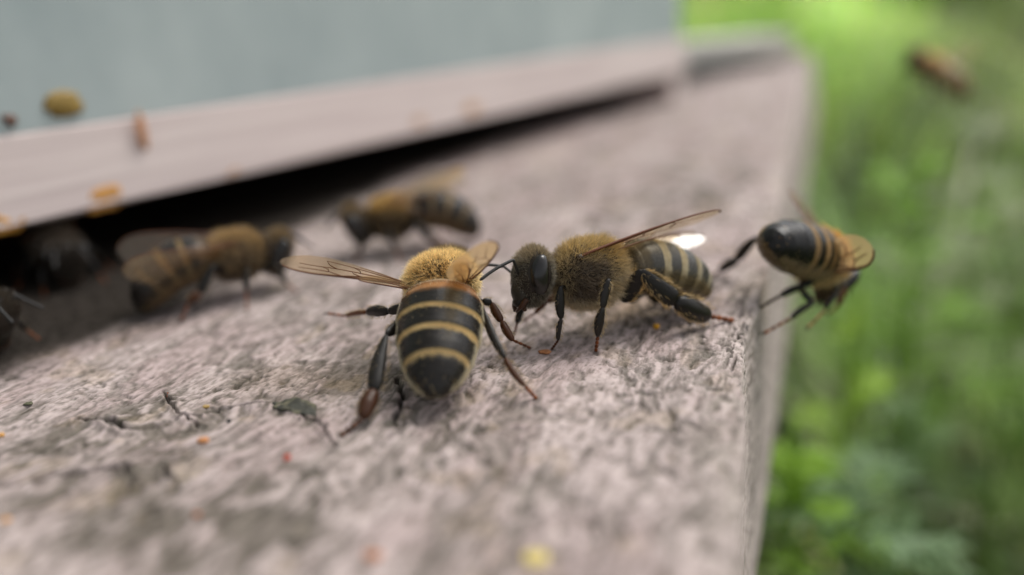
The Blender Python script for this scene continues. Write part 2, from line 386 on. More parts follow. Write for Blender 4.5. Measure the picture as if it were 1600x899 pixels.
def board_fields(x, y):
    """height (mm) and colour of the top surface"""
    wx = x + (fbm(x / 5, y / 5, 60, 2) - .5) * 3; wy = y + (fbm(x / 5, y / 5, 61, 2) - .5) * 3
    big = fbm(x / 9, y / 14, 1, 3) - .5
    mid = fbm(wx / 1.6, wy / 2.6, 4, 4)
    fine = fbm(wx / .42, wy / .6, 8, 3)
    fib = fbm(wx / .35, wy / 3.2, 15, 3)            # wood fibres run along the board
    long_ = fbm(wx / .8, wy / 14, 16, 4)
    h = big * .34 + (mid - .5) * .09 + (fine - .5) * .125 + (fib - .5) * .09 + (long_ - .5) * .09
    pit = sst(.44, .30, mid + (fine - .5) * .35)      # places where the paint has gone
    pit2 = sst(.40, .27, fine) * sst(.3, .6, fbm(x / 4, y / 6, 31, 3))
    lich = np.zeros_like(x)
    for (cx, cy), r_, a_ in PT:
        d = np.hypot(x - cx, (y - cy) * .8) / r_ + (fbm(x / 1.8, y / 1.8, 77, 3) - .5) * 1.3
        lich = np.maximum(lich, a_ * sst(1.0, .35, d))
    h = h - pit * .12 - pit2 * .12 - lich * .12 * mid
    crk = np.zeros_like(x)
    for ps, w_, dp in CRK:
        xs = [p[0] for p in ps]; ys = [p[1] for p in ps]
        m_ = (x > min(xs) - 1.5) & (x < max(xs) + 1.5) & (y > min(ys) - 1.5) & (y < max(ys) + 1.5)
        if not m_.any(): continue
        d = poly_dist(x[m_] + (fbm(x[m_] / .5, y[m_] / .5, 90, 2) - .5) * .5, y[m_] + (fbm(x[m_] / .5, y[m_] / .5, 91, 2) - .5) * .5, ps)
        k = sst(w_, w_ * .25, d) * (.4 + .6 * sst(.3, .5, fine[m_]))
        crk[m_] = np.maximum(crk[m_], k); h[m_] -= k * dp; h[m_] += .14 * sst(w_ * 3.5, w_ * 1.3, d) * (1 - k)
    base = np.array([.395, .318, .305]); alt = np.array([.45, .378, .36]); dirt = np.array([.155, .14, .115]); grn = np.array([.125, .108, .088])
    c = base + (alt - base) * sst(.35, .65, fbm(x / 3.5, y / 6, 21, 3))[..., None]
    c = c * (.90 + .2 * fine[..., None])
    c = c + (dirt - c) * np.clip(pit * .42 + pit2 * .6, 0, .85)[..., None]
    c = c + (grn - c) * np.clip(lich * (.22 + .9 * sst(.56, .42, mid * .6 + fine * .4)), 0, .85)[..., None]
    st = sst(.60, .72, fbm(x / 2.2, y / 2.6, 55, 3)) * .22
    c = c + (np.array([.36, .27, .15]) - c) * st[..., None]
    c = c + (np.array([.03, .028, .024]) - c) * np.clip(crk * 1.1, 0, 1)[..., None]
    gro = sst(.38, .28, long_) * .45 + sst(.36, .27, fib) * .5
    c = c + (dirt * .7 - c) * np.clip(gro, 0, .7)[..., None]
    c = c * (.86 + .28 * fbm(wx / 4, wy / 30, 17, 3))[..., None]
    speck = sst(.66, .78, fbm(x / .26, y / .30, 88, 2)) * .6
    c = c + (dirt * .8 - c) * speck[..., None]
    # shade of the entrance slot, painted into the board colour
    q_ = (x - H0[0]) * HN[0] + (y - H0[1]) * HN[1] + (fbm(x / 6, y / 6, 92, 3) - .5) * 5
    c = c + (np.array([.022, .018, .014]) - c) * (sst(4, -3, q_ - np.interp(y, SHADE[0], SHADE[1])) * .985)[..., None]
    return h, c
def spacing(lo, hi, f):                     # rectilinear spacing from a step function
    a = [lo]
    while a[-1] < hi: a.append(a[-1] + f(a[-1]))
    a[-1] = hi; return np.array(a)
ys = spacing(-110, YEND, lambda y: .085 if 26 < y < 66 else (.13 if 12 < y < 95 else (.3 if 0 < y < 150 else 1.6)))
us = spacing(-260, -.35, lambda x: .085 if x > -34 else (.14 if x > -60 else (.5 if x > -110 else 4)))
nt_ = len(us)
arc = np.linspace(0, pi / 2 - .09, 9)[1:]                      # worn rounding between top and face
fz = np.concatenate([np.linspace(-.35, -4, 30), np.linspace(-4, -THK, 40)[1:]])
xs_top = us
XX = np.repeat(us[None, :], len(ys), 0); YY = np.repeat(ys[:, None], nt_, 1)
XE = Xedge(ys)[:, None] + (fbm(ys / 2.1, ys * 0, 33, 4)[:, None] - .5) * .35 + (vnoise(ys / .35, ys * 0, 34)[:, None] - .5) * .10
XT = XX + XE * sst(-40, -3, XX)
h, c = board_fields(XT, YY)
edgew = sst(-3.0, -.3, XX)
h = h * (1 - .35 * edgew)
worn = edgew * (fbm(XT / .5, YY / 3, 70, 3))                                        # bare splintery wood near the edge
c = c + (np.array([.42, .37, .33]) - c) * (worn * .7)[..., None]
spl = sst(.62, .5, fbm(XT / .18, YY / 1.6, 71, 2)) * 0 + sst(.42, .3, fbm(XT / .2, YY / 2.2, 71, 3)) * sst(-2.2, -.5, XX) * sst(36, 46, YY) * sst(70, 58, YY)
h = h - spl * .22; c = c + (np.array([.06, .05, .045]) - c) * (spl * .75)[..., None]
top = np.stack([XT, YY, h], -1)
# arc and face columns
hE = h[:, -1:]; xE = XT[:, -1:]
R_ = .35
ax = xE + np.sin(arc)[None, :] * R_; az = hE - (1 - np.cos(arc))[None, :] * R_
tf = (fz[None, :] - fz[0]) / (fz[-1] - fz[0])
z0 = az[:, -1:]; xa = ax[:, -1:]
fzz = z0 + (-THK - z0) * tf
fxx = xa + (XBOT - xa) * tf ** .8
yF = np.repeat(ys[:, None], len(fz), 1)
fn = (fbm(yF / 2.5, fzz / .5, 41, 4) - .5) * .32 * (1 - tf * .4)
fxx = fxx + fn * sst(0, .05, tf)
face = np.stack([fxx, yF, fzz], -1)
arcv = np.stack([ax, np.repeat(ys[:, None], len(arc), 1), az], -1)
fc = np.array([.46, .385, .36]) + (np.array([.53, .46, .43]) - np.array([.46, .385, .36])) * fbm(yF / 5, fzz / .8, 43, 3)[..., None]
gr = sst(.42, .28, fbm(yF / 3.0, fzz / .25, 44, 3)) * .5
fc = fc + (np.array([.10, .09, .08]) - fc) * gr[..., None]
ac = c[:, -1:, :] + (fc[:, :1, :] - c[:, -1:, :]) * (np.arange(len(arc)) / len(arc))[None, :, None]
sp_ = sst(.42, .27, fbm(arcv[..., 1] / .5, arcv[..., 0] / .08, 45, 3)) * .8
ac = ac + (np.array([.05, .045, .04]) - ac) * sp_[..., None]
und = np.stack([np.repeat(np.array([[-60., -260.]]), len(ys), 0), np.repeat(ys[:, None], 2, 1), np.full((len(ys), 2), -THK)], -1)
V = np.concatenate([top, arcv, face, und], 1); CC = np.concatenate([c, ac, fc, np.full(und.shape, .3)], 1)
cap = lambda row: np.stack([row[:, 0], row[:, 1], np.full(len(row), -THK)], -1)[None]
V = np.concatenate([cap(V[0]), V, cap(V[-1])]); CC = np.concatenate([CC[:1] * .8, CC, CC[-1:] * .8])
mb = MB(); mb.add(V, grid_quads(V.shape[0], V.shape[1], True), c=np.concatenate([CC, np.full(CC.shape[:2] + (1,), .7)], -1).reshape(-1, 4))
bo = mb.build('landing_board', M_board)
tag(bo, 'weathered pinkish grey wooden landing board with cracked flaking paint and worn edge', 'board')
del V, CC, XX, YY, top
def surf_z(x, y):
    return float(board_fields(np.array([[x]]), np.array([[y]]))[0][0, 0])
def GB(px, py):                              # the point of the board's surface seen at a pixel
    p = G(px, py)
    for _ in range(3): p = G(px, py, surf_z(p[0], p[1]))
    return p

# ---------------------------------------------------------------- hive
def hv(s, o, z): return H0 + HD * s + HN * o + np.array([0, 0, z])
M_hive = mat_paint('grey_green_hive_paint', (.33, .39, .395), (.43, .49, .485), 70, (1.1, 1.1, .75), .55, .4)
M_strip = mat_paint('pinkish_wood_rail', (.53, .44, .42), (.62, .53, .50), 160, (1, .12, 6), .6, .25)
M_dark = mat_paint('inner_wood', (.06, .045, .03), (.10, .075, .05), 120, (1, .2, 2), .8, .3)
hive = thing('beehive', 'wooden beehive box painted grey-green above a dark entrance slot', 'beehive', hv(0, 0, 0))
def hbox(mb, s0, s1, o0, o1, z0, z1, bev=.6, ns=1):
    """bevelled box in the hive's own directions"""
    b = bev
    ring = [(o1, z0 + b), (o1, z1 - b), (o1 - b, z1), (o0 + b, z1), (o0, z1 - b), (o0, z0 + b), (o0 + b, z0), (o1 - b, z0)]
    rows = [(s0, b), (s0 + b, 0)] + [(s0 + (s1 - s0) * k / (ns + 1), 0) for k in range(1, ns + 1)] + [(s1 - b, 0), (s1, b)]
    v = []
    for s_, sh in rows:
        for o_, z_ in ring:
            co, cz = (o0 + o1) / 2, (z0 + z1) / 2
            v.append(hv(s_, o_ - np.sign(o_ - co) * min(sh, abs(o_ - co)), z_ - np.sign(z_ - cz) * min(sh, abs(z_ - cz))))
    n = len(rows); q = grid_quads(n, 8, True).tolist()
    t = []
    for base, fl in ((0, 0), ((n - 1) * 8, 1)):
        for k in range(1, 7): t.append((base, base + k + 1, base + k) if not fl else (base, base + k, base + k + 1))
    mb.add(v, q, t)
def onrail(px, py):
    """point of the hive rail or wall seen at a pixel"""
    r_ = ray(px, py); o = H0 + HN * (-.2 if py > 196 - .13 * px or 200 < px < 240 else -1.2); t = np.dot(o - CAMPOS, HN) / np.dot(r_, HN); return CAMPOS + r_ * t
D_ = 300.0
ZS = float(np.mean([onrail(0, 205)[2], onrail(400, 153)[2], onrail(800, 106)[2]])) - .5
mb = MB(); hbox(mb, L0, L1, -14, -1.2, ZS, 190); mb.build('front_wall', M_hive, hive, hv(0, 0, 0), smooth=False)
mb = MB(); hbox(mb, L1 - 14, L1 - .02, -D_, -14.05, SL, 190); mb.build('side_wall', M_hive, hive, hv(0, 0, 0), smooth=False)
mb = MB(); hbox(mb, L0, L0 + 14, -D_, -14.05, SL, 190); mb.build('side_wall', M_hive, hive, hv(0, 0, 0), smooth=False)
mb = MB(); hbox(mb, L0 + 14.05, L1 - 14.05, -D_, -D_ + 14, -.5, 190); mb.build('back_wall', M_hive, hive, hv(0, 0, 0), smooth=False)
mb = MB(); hbox(mb, L0 - 6, L1 + 6, -D_ - 6, 5, 190.05, 215, 1.5); mb.build('lid', M_hive, hive, hv(0, 0, 0), smooth=False)
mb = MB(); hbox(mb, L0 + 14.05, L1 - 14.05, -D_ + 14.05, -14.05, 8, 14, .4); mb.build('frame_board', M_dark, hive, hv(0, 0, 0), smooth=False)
# rail above the slot: its face leans back a little
mb = MB()
s_ = np.linspace(L0, L1 + .5, 120)
prof = [(-.6, SL), (.0, SL + .35), (-.1, SL + 1.2), (-1.0, ZS + .3), (-1.5, ZS + .7), (-13, ZS + .72), (-13, SL)]
v = []
for k, q_ in enumerate(s_):
    for j, (o_, z_) in enumerate(prof):
        wv = (vnoise(np.array([q_ / 9.]), np.array([j * 3.]), 5)[0] - .5) * .35 if j in (0, 1, 2) else 0
        v.append(hv(q_, o_ + wv * .4, z_ + wv * .6))
mb.add(v, grid_quads(len(s_), len(prof), True)); mb.build('entrance_rail', M_strip, hive, hv(0, 0, 0), smooth=False)
# side closers of the entrance (posts that carry the box)
for a_, b_ in ((L0, L0 + 14), (L1 - 6, L1 + .4)):
    mb = MB(); hbox(mb, a_ + .05, b_ - .05, -40, -13.1 if a_ < 0 else -1.0, -.6, SL - .02, .3); mb.build('entrance_block', M_strip, hive, hv(0, 0, 0), smooth=False)

# batten lying across the far end of the board
M_bat = mat_paint('pale_batten', (.60, .56, .50), (.72, .68, .62), 60, (1, 1, 5), .7, .4)
mb = MB(); a_ = G(1242, 97); b_ = G(1040, 117); dv = nrm(b_ - a_); nn = np.array([-dv[1], dv[0], 0]); nn = nn if nn[1] > 0 else -nn
L = np.linalg.norm(b_ - a_)
ring = [(0, 2.2), (0, 8.6), (.8, 9.5), (17, 9.5), (18, 8.5), (18, 2.2)]
v = []
for s0, inset in ((0, 1.0), (1.2, 0), (L * .5, 0), (L - 1.2, 0), (L, 1.0)):
    for o_, z_ in ring: v.append(a_ + dv * s0 + nn * (o_ + (inset if o_ < 9 else -inset)) + np.array([0, 0, z_ - (inset if z_ > 5 else 0)]))
mb.add(v, grid_quads(5, 6, True), [(0, 1, 2), (0, 2, 3), (0, 3, 4), (0, 4, 5), (24, 26, 25), (24, 27, 26), (24, 28, 27), (24, 29, 28)])
bt = mb.build('wooden_batten', M_bat, None, a_, smooth=False)
tag(bt, 'pale wooden batten lying across the far end of the landing board', 'batten')
for s0 in (3, L - 12):
    mb = MB()
    v = [a_ + dv * (s0 + i) + nn * (3 + j) + np.array([0, 0, z_]) for i in (0, 6) for j in (0, 12) for z_ in (-.5, 2.25)]
    mb.add(v, [(0, 1, 3, 2), (4, 6, 7, 5), (0, 4, 5, 1), (2, 3, 7, 6), (0, 2, 6, 4), (1, 5, 7, 3)])
    mb.build('spacer', M_bat, bt, a_, smooth=False)


# ---------------------------------------------------------------- bees
def ellipsoid(mb, cen, f, u, rad, col, deform=None, nu=40, nv=48):
    """cen, forward, up, (rx,ry,rz); col(local unit coords)->rgba rows; returns (verts, quads)"""
    f = nrm(f); u = np.asarray(u, float); u = nrm(u - f * np.dot(u, f)); s = np.cross(u, f)
    th = np.linspace(.001, pi - .001, nu); ph = np.linspace(0, 2 * pi, nv, endpoint=False)
    T, Ph = np.meshgrid(th, ph, indexing='ij')
    l = np.stack([np.cos(T), np.sin(T) * np.cos(Ph), np.sin(T) * np.sin(Ph)], -1).reshape(-1, 3)
    p = l * np.asarray(rad)
    if deform is not None: p = deform(l, p)
    v = np.asarray(cen) + p[:, 0:1] * f + p[:, 1:2] * s + p[:, 2:3] * u
    q = grid_quads(nu, nv, True)[:, ::-1]
    c = col(l) if callable(col) else col
    mb.add(v, q, c=c)
    return v, q, l
def sample(v, q, n, r, wfn=None, lc=None):
    a, b, c_, d = (v[q[:, k]] for k in range(4))
    nv_ = np.cross(c_ - a, d - b); ar = np.linalg.norm(nv_, axis=1) + 1e-9
    lcq = lc[q].mean(1) if lc is not None else None
    wt = ar * (wfn(lcq) if wfn is not None else 1)
    k = r.choice(len(q), n, p=wt / wt.sum())
    s, t = r.uniform(0, 1, (n, 1)), r.uniform(0, 1, (n, 1))
    p = (a[k] * (1 - s) + b[k] * s) * (1 - t) + (d[k] * (1 - s) + c_[k] * s) * t
    return p, nv_[k] / ar[k, None], (lcq[k] if lc is not None else None)
def fur(mb, p, nr, L, wd, col, lean=None, leanw=.5, jit=.35, bend=.3, r=None):
    n = len(p); d = nr + r.normal(size=(n, 3)) * jit
    if lean is not None: d = d + np.asarray(lean) * leanw
    d = nrow(d); L = (L if np.ndim(L) == 0 else L[:, None]) * r.uniform(.5, 1.15, (n, 1))
    b = r.normal(size=(n, 3)) * bend * .5
    if lean is not None: b = b + np.asarray(lean) * bend
    sd_ = nrow(np.cross(d, r.normal(size=(n, 3)))) * wd * .5
    m1 = p + d * L * .5 + b * L * .12; tp = p + d * L + b * L * .5
    v = np.stack([p - sd_ - d * .05, p + sd_ - d * .05, m1 - sd_ * .8, m1 + sd_ * .8, tp], 1).reshape(-1, 3)
    i = np.arange(n)[:, None] * 5
    mb.add(v, i + np.array([[0, 1, 3, 2]]), i + np.array([[2, 3, 4]]), (np.repeat(np.concatenate([col, np.full((n, 1), .5)], 1), 5, 0).reshape(n, 5, 4) * np.array([.75, .75, 1.0, 1.0, 1.25])[None, :, None]).reshape(-1, 4))

BLK = np.array([.010, .008, .006]); BRN = np.array([.10, .035, .012]); RED = np.array([.22, .065, .018])
def seg_leg(mb, hb, pts, wds, cols, r, flat=.5, up=None, hair=(.42, .29, .12), hn=60, hl=.28, claws=True):
    """pts joints; wds: (w_start, w_mid, w_end) for each segment"""
    up = CV(0, 0, -1) if up is None else up
    for k in range(len(pts) - 1):
        a, b = np.asarray(pts[k]), np.asarray(pts[k + 1]); w0, w1, w2 = wds[k]
        n = 14; t = np.linspace(0, 1, n)
        wv = np.interp(t, [0, .5, 1], [w0, w1, w2]) * (1 - .45 * (np.abs(2 * t - 1) ** 7))
        bow = np.cross(nrm(b - a), up) * np.sin(t * pi)[:, None] * .04 * np.linalg.norm(b - a)
        path = a + (b - a) * t[:, None] + bow
        tan = nrm(b - a); uu = up - tan * np.dot(up, tan)
        uu = nrm(uu) if np.linalg.norm(uu) > .1 else nrm(np.cross(tan, (1, 0, 0)))
        fl = flat if k < len(pts) - 2 else .8
        tube(mb, path, np.stack([wv, wv * fl], 1) * .92, (*cols[k], .33), 14, uu)
        if hb is not None and hn:
            m_ = int(hn * .7 * (np.linalg.norm(b - a) + .3)); tt = r.uniform(0.05, .97, m_)
            base = a + (b - a) * tt[:, None]; ang = r.normal(size=m_) * .45 + pi * (r.uniform(0, 1, m_) < .35)
            sd_ = nrm(np.cross(tan, uu)); wl = np.interp(tt, t, wv)
            dirn = sd_ * np.cos(ang)[:, None] + uu * np.sin(ang)[:, None]
            base = base + sd_ * (np.cos(ang) * wl)[:, None] + uu * (np.sin(ang) * wl * fl)[:, None]
            fur(hb, base, dirn, hl * (1 if k < 3 else .6), .018, np.tile(hair, (m_, 1)) * r.uniform(.5, 1.3, (m_, 1)), tan, .9, .3, .3, r)
def tarsus(mb, a, b, r, w=.11, col=RED, up=None):
    """five small tarsomeres and a pair of claws from a to b"""
    a, b = np.asarray(a), np.asarray(b); n = 4
    for k in range(n):
        p0 = a + (b - a) * k / n; p1 = a + (b - a) * (k + .92) / n; t = np.linspace(0, 1, 7)
        wv = w * np.interp(t, [0, .7, 1], [.45, 1, .75])
        tube(mb, p0 + (p1 - p0) * t[:, None], wv, (*(col * (1 if k % 2 else .6)), .3), 10)
    d = nrm(b - a); s = nrm(np.cross(d, (0, 0, 1)))
    for sg in (-1, 1):
        tube(mb, [b, b + d * .16 + s * sg * .13 + np.array([0, 0, .03]), b + d * .26 + s * sg * .2 - np.array([0, 0, .06])], [.05, .04, .012], (*BLK, .3), 7)

FORE = np.array([(0, .0), (.08, .022), (.3, .04), (.55, .05), (.78, .045), (.9, .015), (.975, -.04), (1, -.1), (.985, -.16), (.92, -.225), (.8, -.28), (.66, -.31), (.5, -.3), (.36, -.25), (.2, -.165), (.08, -.085), (0, -.04)])
HIND = np.array([(0, .0), (.1, .01), (.3, .025), (.55, .02), (.8, -.02), (.95, -.08), (1, -.15), (.96, -.23), (.84, -.30), (.68, -.33), (.5, -.32), (.3, -.25), (.14, -.14), (.03, -.05)])
VF = [[(0, 0), (.3, .036), (.55, .045), (.8, .035)], [(0, -.01), (.25, -.01), (.42, .0), (.6, .035)], [(.02, -.025), (.2, -.05), (.38, -.08), (.55, -.11), (.72, -.13), (.82, -.16)],
      [(.03, -.03), (.2, -.1), (.38, -.18), (.55, -.24)], [(.38, -.08), (.36, -.13), (.38, -.18)], [(.42, 0), (.45, -.05), (.44, -.09)], [(.55, -.11), (.57, -.17), (.55, -.24)],
      [(.6, .03), (.66, -.03), (.78, -.06), (.88, -.08)], [(.66, -.03), (.64, -.08), (.66, -.12)], [(.06, -.04), (.2, -.14), (.32, -.2)]]
VH = [[(0, 0), (.3, .02), (.55, .01), (.75, -.03)], [(.02, -.02), (.25, -.06), (.45, -.11), (.7, -.2)], [(.03, -.03), (.2, -.12), (.38, -.22)], [(.45, -.11), (.42, -.16), (.34, -.2)]]
def wing(parent, org, root, tip, trail, kind, curl=.12, wsc=1.0, vr=.035, mt=None, vc=(.12, .035, .012, .35)):
    root, tip = np.asarray(root), np.asarray(tip); ax = tip - root; L = np.linalg.norm(ax); ax = ax / L
    tr = np.asarray(trail); tr = nrm(tr - ax * np.dot(tr, ax)); nn = np.cross(ax, tr)
    out_ = FORE if kind == 'forewing' else HIND; veins = VF if kind == 'forewing' else VH
    def mp(x, y):
        x = np.asarray(x, float); y = np.asarray(y, float)
        zz = (-.05 if kind == 'hindwing' else 0) + curl * (np.sin(x * pi * .9) * .5 + (y * 2.5) ** 2 * .4)
        return root + ax * (x * L)[..., None] + tr * (-y * L * wsc)[..., None] + nn * (zz * L * .5)[..., None]
    # resample outline to a grid: between leading and trailing edge
    k = np.argmax(out_[:, 0]); lead = out_[:k + 1]; trl = out_[k:][::-1]
    xs = 1 - (1 - np.linspace(0, 1, 40)) ** 1.6
    ly = np.interp(xs, lead[:, 0], lead[:, 1]); ty = np.interp(xs, trl[:, 0], trl[:, 1])
    fr = np.linspace(0, 1, 14)[None, :]
    yy = ly[:, None] * (1 - fr) + ty[:, None] * fr
    mb = MB(); mb.add(mp(np.repeat(xs[:, None], 14, 1), yy), grid_quads(40, 14)); wo = mb.build(kind, mt or M_wing, parent, org)
    mv = MB()
    for i, vn in enumerate(veins):
        pp = smooth_path([(a, b, 0) for a, b in vn], 16); rr = np.linspace(1.3 if i == 0 else .9, .45, 16) * vr * (1.25 if i < 2 else .7)
        tube(mv, mp(pp[:, 0], pp[:, 1]), rr, vc, 7)
    op = smooth_path([(a, b, 0) for a, b in lead], 30)
    tube(mv, mp(op[:, 0], op[:, 1]), np.linspace(1.5, .7, 30) * vr, vc, 7)
    mv.build('vein', M_vein, wo, org)
    return wo

def abd_profile(t, po={}):
    return np.interp(t, [0, .04, .10, .2, .35, .5, .63, .75, .86, .94, .985, 1], po.get('prof', [.22, .5, .78, .95, 1, .97, .90, .78, .60, .40, .19, .05]))
def make_bee(label, name, po, detail=1.0, group='honey bees on and around the landing board'):
    r = np.random.default_rng(abs(hash(label)) % 1000 if False else len(label) * 7 + int(detail * 10))
    org = np.asarray(po['root'], float)
    root = thing(name, label, 'bee', org, group)
    B, HB = MB(), MB()
    K = po.get('fur', {}); hw = .030 / min(1, detail ** .5)
    # thorax
    tc_, tf, tu = po['thorax'], po['tf'], po.get('tu', (0, 0, 1)); tr_ = po.get('tr', (2.05, 1.95, 1.85))
    v, q, l = ellipsoid(B, tc_, tf, tu, tr_, lambda l: np.tile((.03, .022, .015, .5), (len(l), 1)),
                        lambda l, p: p * (1 + .10 * (l[:, 2:3] > 0) * np.exp(-((l[:, 0:1] + .45) / .25) ** 2)))
    tfur = K.get('thorax')
    n = int(17000 * detail); p, nr, ll = sample(v, q, n, r, None, l)
    col, Lf = tfur(ll, r)
    back = -nrm(tf)
    fur(HB, p, nr, Lf * (.8 + .7 * (vnoise(p[:, 0] * 4, p[:, 1] * 4 + p[:, 2] * 3, 5) - .3)), hw, col, back, .3, .38, .4, r)
    # waist
    ap = smooth_path(po['abd'], 60); 
    tube(B, smooth_path([np.asarray(tc_) - nrm(tf) * tr_[0] * .8, ap[1]], 8), np.linspace(.7, .5, 8), (.03, .02, .015, .5), 12)
    # abdomen
    aw, ah = po.get('ar', (2.25, 2.0)); nseg = 150; ap = smooth_path(po['abd'], nseg); t = np.linspace(0, 1, nseg)
    segs = np.array(po.get('segs', [0, .13, .30, .46, .62, .78, 1.0]))
    k = np.clip(np.searchsorted(segs, t, 'right') - 1, 0, len(segs) - 2); st_ = (t - segs[k]) / (segs[k + 1] - segs[k])
    rr = abd_profile(t, po) * (1 + .035 * st_ * (k < 5) - .018)
    nv = 72; tan, ups, side = frames(ap, po.get('au', (0, 0, 1)))
    a = np.linspace(0, 2 * pi, nv, endpoint=False)
    V_ = ap[:, None] + side[:, None] * (np.cos(a)[None, :, None] * (rr * aw)[:, None, None]) + ups[:, None] * (np.sin(a)[None, :, None] * (rr * ah)[:, None, None] * np.where(np.sin(a) > 0, 1.0, .85)[None, :, None])
    Tm = np.repeat(t[:, None], nv, 1); Am = np.repeat(np.sin(a)[None, :], nseg, 0)
    bw, bcol, c0 = po.get('band', .24), np.array(po.get('bcol', (.38, .24, .085))), np.array(po.get('first', (.30, .12, .04)))
    Sm = np.repeat(st_[:, None], nv, 1) + (vnoise(np.repeat(a[None, :], nseg, 0) * 9, Tm * 30, 3) - .5) * .12 + np.cos(np.repeat(a[None], nseg, 0)) ** 2 * 0
    Km = np.repeat(k[:, None], nv, 1)
    dark = np.array(po.get('dark', (.016, .013, .011)))
    cc = np.tile(dark, (nseg, nv, 1)).astype(float)
    sidew = sst(.1, -.45, Am)
    bwk = bw * np.interp((segs[Km + 1] - segs[Km]), [.1, .3], [1.35, .6])
    bm = sst(bwk + .08, bwk - .04, Sm) * (Km >= 2) * (Km <= po.get('lastband', 4)) * np.interp(Km, [2, 3, 4], [.95, 1, .55])
    if True:
        fm = sst(.55, .25, Sm) * (Km == 1) + (Km == 0)
        cc = cc + (c0 - cc) * np.clip(fm, 0, 1)[..., None] * .9
    cc = cc + (bcol - cc) * np.clip(bm, 0, 1)[..., None]
    cc = cc + (np.array([.13, .085, .04]) - cc) * (sidew * .75)[..., None]
    rg = np.where(bm > .3, .55, .22 + .1 * vnoise(Tm * 60, Am * 12, 9))
    rgba = np.concatenate([cc, rg[..., None]], -1).reshape(-1, 4)
    vv = V_.reshape(-1, 3); qq = grid_quads(nseg, nv, True)
    B.add(vv, qq, c=rgba)
    lc = np.stack([Tm, Am, Sm], -1).reshape(-1, 3); lk = np.stack([Tm, Am, Km], -1).reshape(-1, 3)
    # band felt: short appressed hair; side and belly fringe: longer pale hair
    tand = nrm(ap[-1] - ap[0]); fc_ = np.array(K.get('fringe', (.62, .47, .24)))
    n = int(5200 * detail)
    p, nr, l2 = sample(vv, qq, n, r, lambda c_: (sst(bw + .1, bw - .05, c_[:, 2]) * (c_[:, 0] > .26) * (c_[:, 0] < po.get('felt_end', .66)) + .004) * (c_[:, 1] > -.3), lc)
    fur(HB, p, nr, .32, hw * .9, np.tile(bcol * 1.5, (n, 1)) * r.uniform(.6, 1.3, (n, 1)), tand, 2.0, .3, .2, r)
    n = int(7500 * detail)
    p, nr, l2 = sample(vv, qq, n, r, lambda c_: (sst(.30, .0, c_[:, 1]) * (1 - .9 * sst(-.25, -.6, c_[:, 1])) + .9 * sst(.16, .04, c_[:, 0])) * (1.02 - c_[:, 0] ** 4), lc)
    fur(HB, p, nr, K.get('flen', .5) * (1 - .5 * l2[:, 0] ** 2), hw * .9, np.tile(fc_, (n, 1)) * r.uniform(.6, 1.25, (n, 1)), tand, .45, .3, .25, r)
    n = int(9000 * detail)
    p, nr, l2 = sample(vv, qq, n, r, lambda c_: np.exp(-((c_[:, 1] + .02) / .2) ** 2) * (c_[:, 0] < .93), lc)
    fur(HB, p, nr, K.get('flen', .5) * (1.15 - .5 * l2[:, 0] ** 2), hw * .8, np.tile(fc_ * 1.05, (n, 1)) * r.uniform(.7, 1.2, (n, 1)), tand, .5, .3, .25, r)
    # head: flattened, heart shaped, face at +x
    hc, hf, hu = np.asarray(po['head']), nrm(po['hf']), np.asarray(po.get('hu', (0, 0, 1)), float)
    hu = nrm(hu - hf * np.dot(hu, hf)); hsd = np.cross(hu, hf)
    def hdef(l, p):
        z = l[:, 2]; wsc = np.interp(z, [-1, -.6, 0, .6, 1], [.55, .66, .97, 1.02, .9])
        p = p.copy(); p[:, 1] *= wsc; p[:, 0] *= np.interp(z, [-1, -.5, .2, 1], [1.0, .95, 1.05, .9]); p[:, 0] += np.where(l[:, 0] > 0, 1, .1) * np.interp(z, [-1, -.4, .2, 1], [.30, .28, .05, -.05])
        return p
    hr = po.get('hr', (1.15, 1.85, 1.85))
    v, q, l = ellipsoid(B, hc, hf, hu, hr, (.028, .022, .017, .42), hdef)
    n = int(9000 * detail); hp_, nr, ll = sample(v, q, n, r, lambda c_: (1.0 - .55 * ((c_[:, 0] > .2) & (c_[:, 2] < .1))), l)
    col, Lf = K['head'](ll, r)
    # keep the compound eyes bare
    loc = hp_ - hc; ly = loc @ hsd; lz = loc @ hu; lx = loc @ hf
    bare = (((np.abs(ly) - hr[1] * .86) / .75) ** 2 + ((lz - .22) / 1.40) ** 2 + ((lx - .12) / .70) ** 2) < 1
    kp = ~bare; Lf = Lf[kp]
    fur(HB, hp_[kp], nr[kp], Lf, hw, col[kp], (0, 0, .3), .3, .35, .3, r)
    H = lambda x, y, z: hc + hf * x + hsd * y + hu * z
    # clypeus, labrum, mandibles and folded tongue
    ellipsoid(B, H(.78, 0, -.85), hf, hu * 1 - hf * .25, (.62, .85, .88), (.035, .03, .023, .42), None, 24, 28)
    ellipsoid(B, H(1.02, 0, -1.55), hf, hu, (.3, .5, .3), (.02, .016, .012, .35), None, 16, 20)
    for sg in (-1, 1):
        mp_ = smooth_path([H(.7, sg * .7, -1.3), H(1.0, sg * .55, -1.75), H(1.12, sg * .12, -2.1)], 12)
        tube(B, mp_, np.stack([np.linspace(.26, .12, 12), np.linspace(.2, .08, 12)], 1), (.05, .022, .012, .28), 12)
    tube(B, smooth_path([H(.4, 0, -1.3), H(.6, 0, -1.8), H(.5, 0, -2.1)], 10), np.linspace(.3, .12, 10), (.06, .028, .014, .4), 12)
    # tegulae over the wing roots
    for wg in po['wings']:
        if wg[3] == 'forewing':
            ellipsoid(B, np.asarray(wg[0]) + (np.asarray(tc_) - wg[0]) * .06, tf, tu, (.36, .26, .24), (.035, .02, .012, .22), None, 16, 18)
